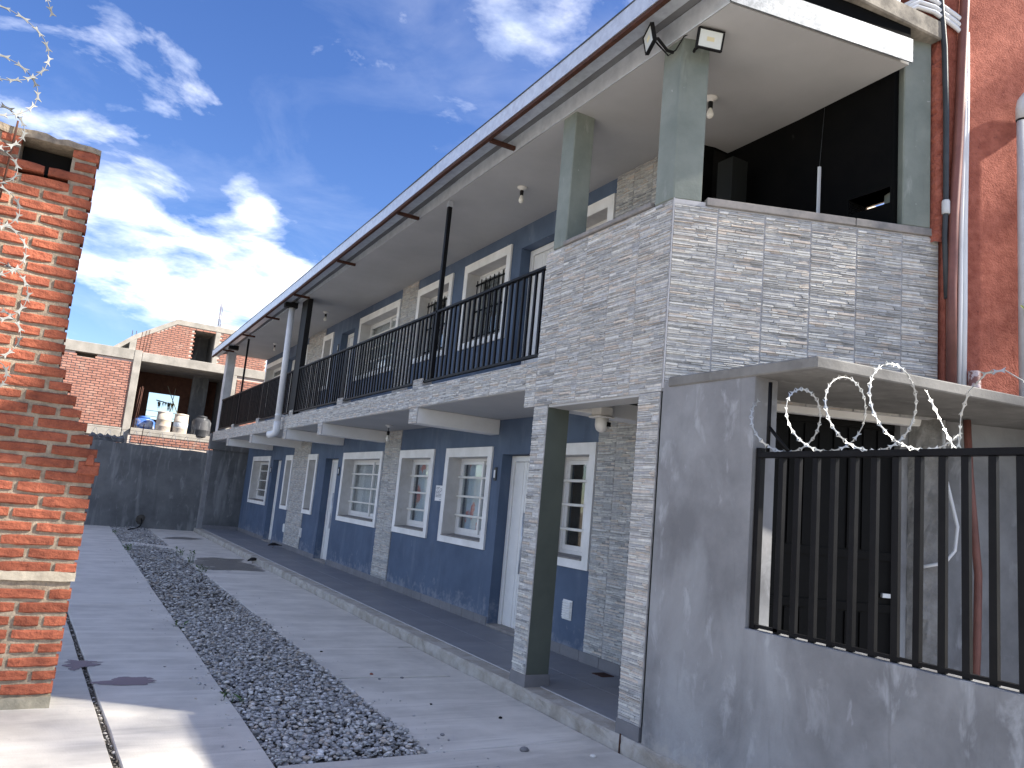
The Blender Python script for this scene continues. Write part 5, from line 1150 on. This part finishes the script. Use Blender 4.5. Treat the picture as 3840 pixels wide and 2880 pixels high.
def blot(name, mat, pts, z, label, cat, rough=.12):
    m = MB(); P = []; k = len(pts)
    for i in range(k):
        a, b = Vector(pts[i]), Vector(pts[(i + 1) % k])
        for j in range(6): P.append(a.lerp(b, j / 6))
    c = sum(P, Vector((0, 0))) / len(P); P = [c + (p - c) * (1.12 + random.uniform(-rough, rough)) for p in P]; n = len(P)
    for q in (1.0, 0.8, 0.5): m.v += [(c.x + (p.x - c.x) * q, c.y + (p.y - c.y) * q, z) for p in P]
    m.v.append((c.x, c.y, z))
    for i in range(n):
        j = (i + 1) % n; m.face([i, j, n + j, n + i]); m.face([n + i, n + j, 2 * n + j, 2 * n + i]); m.face([2 * n + i, 2 * n + j, 3 * n])
    o = m.build(name, mat); at = o.data.color_attributes.new('col', 'FLOAT_COLOR', 'POINT'); vals = [0.0] * n + [0.45] * n + [0.8] * n + [0.9]
    at.data.foreach_set('color', [x for v in vals for x in (v, v, v, 1)])
    return tag(o, label, cat)
blot('stain', m_stain, [(0.46, 6.68), (0.62, 6.60), (0.80, 6.62), (0.87, 6.74), (0.80, 6.88), (0.62, 6.90), (0.55, 6.80), (0.42, 6.80), (0.36, 6.76)], 0.0035, 'reddish purple stain on the left concrete slab', 'stain')
blot('stain', m_stain, [(0.22, 7.35), (0.30, 7.12), (0.36, 7.20), (0.50, 7.28), (0.53, 7.42), (0.42, 7.48), (0.34, 7.50), (0.26, 7.55)], 0.0035, 'faint purple stain beside the brick wall foot', 'stain')
blot('puddle', m_wet, [(2.35, 14.62), (3.45, 14.62), (3.52, 15.5), (3.3, 16.3), (3.50, 16.8), (2.9, 17.0), (2.55, 16.7), (2.36, 15.9)], 0.0035, 'damp dark patch on the concrete strip below the drainpipe', 'puddle', rough=.05)
blot('puddle', m_wet, [(2.40, 21.2), (3.1, 21.3), (3.5, 21.9), (3.0, 22.1), (2.5, 21.8)], 0.0035, 'damp dark patch on the concrete strip near the end wall', 'puddle')
def weed(x, y, n, hgt, label):
    t = thing('weed', (x, y, 0), label, 'weed', 'weeds along the gravel edges')
    for k in range(n):
        a = random.uniform(0, 6.28); L = random.uniform(.04, .09); px, py = x + random.uniform(-.06, .06), y + random.uniform(-.16, .16); m = MB(); z = random.uniform(0, hgt)
        m.tube([(px, py, -.02), (px + .01, py, z + .01)], .002, 4); leaf(m, (px, py, z), (math.cos(a), math.sin(a), .55), L, L * .38, (0, 0, 1)); m.build('leaf', m_leaf, t)
weed(1.34, 17.6, 16, .10, 'green weed on the left gravel edge beside the cross slab')
weed(2.28, 17.2, 16, .12, 'green weed on the right gravel edge nearest the cross slab')
weed(2.28, 15.6, 18, .22, 'taller green weed on the right gravel edge opposite the damp patch')
weed(2.29, 14.3, 16, .10, 'low green weed on the right gravel edge at the damp patch corner')
weed(1.33, 22.2, 12, .06, 'flat green weed at the far left corner of the gravel')
weed(1.31, 9.0, 8, .04, 'tiny green weed on the left gravel edge midway')
weed(1.31, 6.1, 8, .04, 'tiny green weed on the left gravel edge near the front')
def bird(x, y, z, ang, label):
    t = thing('bird', (x, y, z), label, 'bird', 'black birds on the walkway'); c, s_ = math.cos(ang), math.sin(ang)
    T = lambda a, h, w=0: (x + c * a - s_ * w, y + s_ * a + c * w, z + h)
    m = MB(); m.tube([T(-.19, .062), T(-.12, .066), T(-.07, .075), T(-.02, .082), T(.035, .080), T(.065, .072), T(.085, .064), T(.105, .055), T(.118, .045)], [.006, .014, .022, .034, .036, .027, .019, .020, .010], 10); m.build('body', m_bird, t)
    m = MB(); m.tube([T(.116, .047), T(.14, .030)], [.006, .001], 6); m.build('beak', m_beak, t)
    for w in (-.016, .016):
        m = MB(); m.tube([T(.01, .06, w), T(.005, .0, w)], .0035, 5); m.tube([T(.005, .002, w), T(.03, .002, w)], .003, 4); m.build('leg', m_beak, t)
bird(3.50, 16.05, 0.004, R(195), 'black bird drinking at the damp patch by the kerb')
bird(4.50, 18.75, 0.116, R(170), 'black bird standing on the walkway by the facade wall')
def pebble(x, y, z, s, mat, label, cat='pebble'):
    m = MB(); r = random.Random(int(x * 1000)); m.lathe((x, y, z), [(s * .5, 0), (s * .62, s * .2), (s * .5, s * .42), (s * .2, s * .52)], 7)
    for i, v in enumerate(m.v): m.v[i] = (x + (v[0] - x) * r.uniform(.7, 1.3), y + (v[1] - y) * r.uniform(.7, 1.2), v[2])
    tag(m.build('pebble', mat), label, cat, 'pebbles lying on the concrete')
m = MB(); m.tube([(3.535, 4.39, -.02), (3.536, 4.388, .125)], .006, 6); tag(m.build('rebar_stub', m_rust), 'short rusty steel rod sticking up at the kerb face near the tiled corner pillar', 'rod')
GRAYS = pm('pebble_grey', (0.22, 0.22, 0.235), (0.16, 0.16, 0.17), 30, 0.8, 0.2)
pebble(2.90, 4.58, 0, .05, GRAYS, 'grey pebble on the front concrete near the kerb'); pebble(3.30, 4.36, 0, .035, m_porcelain, 'pale pebble at the kerb foot beside the pillar')
pebble(2.62, 6.75, 0, .030, m_brick, 'small red chip on the patched slab'); pebble(2.63, 6.58, 0, .022, GRAYS, 'tiny grey pebble on the slab joint, left of two'); pebble(2.85, 6.6, 0, .025, GRAYS, 'tiny grey pebble on the slab joint, right of two')
pebble(2.75, 5.75, 0, .018, m_dark, 'tiny black pebble in the middle of the right concrete strip'); pebble(3.12, 5.3, 0, .026, m_dark, 'black flat chip on the right concrete strip near the kerb'); pebble(2.5, 5.0, 0, .028, GRAYS, 'grey pebble beside the front end of the gravel')
pebble(2.45, 7.72, 0, .026, m_dark, 'dark pebble on the patched slab by the gravel')
print('tiles', NT[0], 'objects', len(bpy.data.objects))
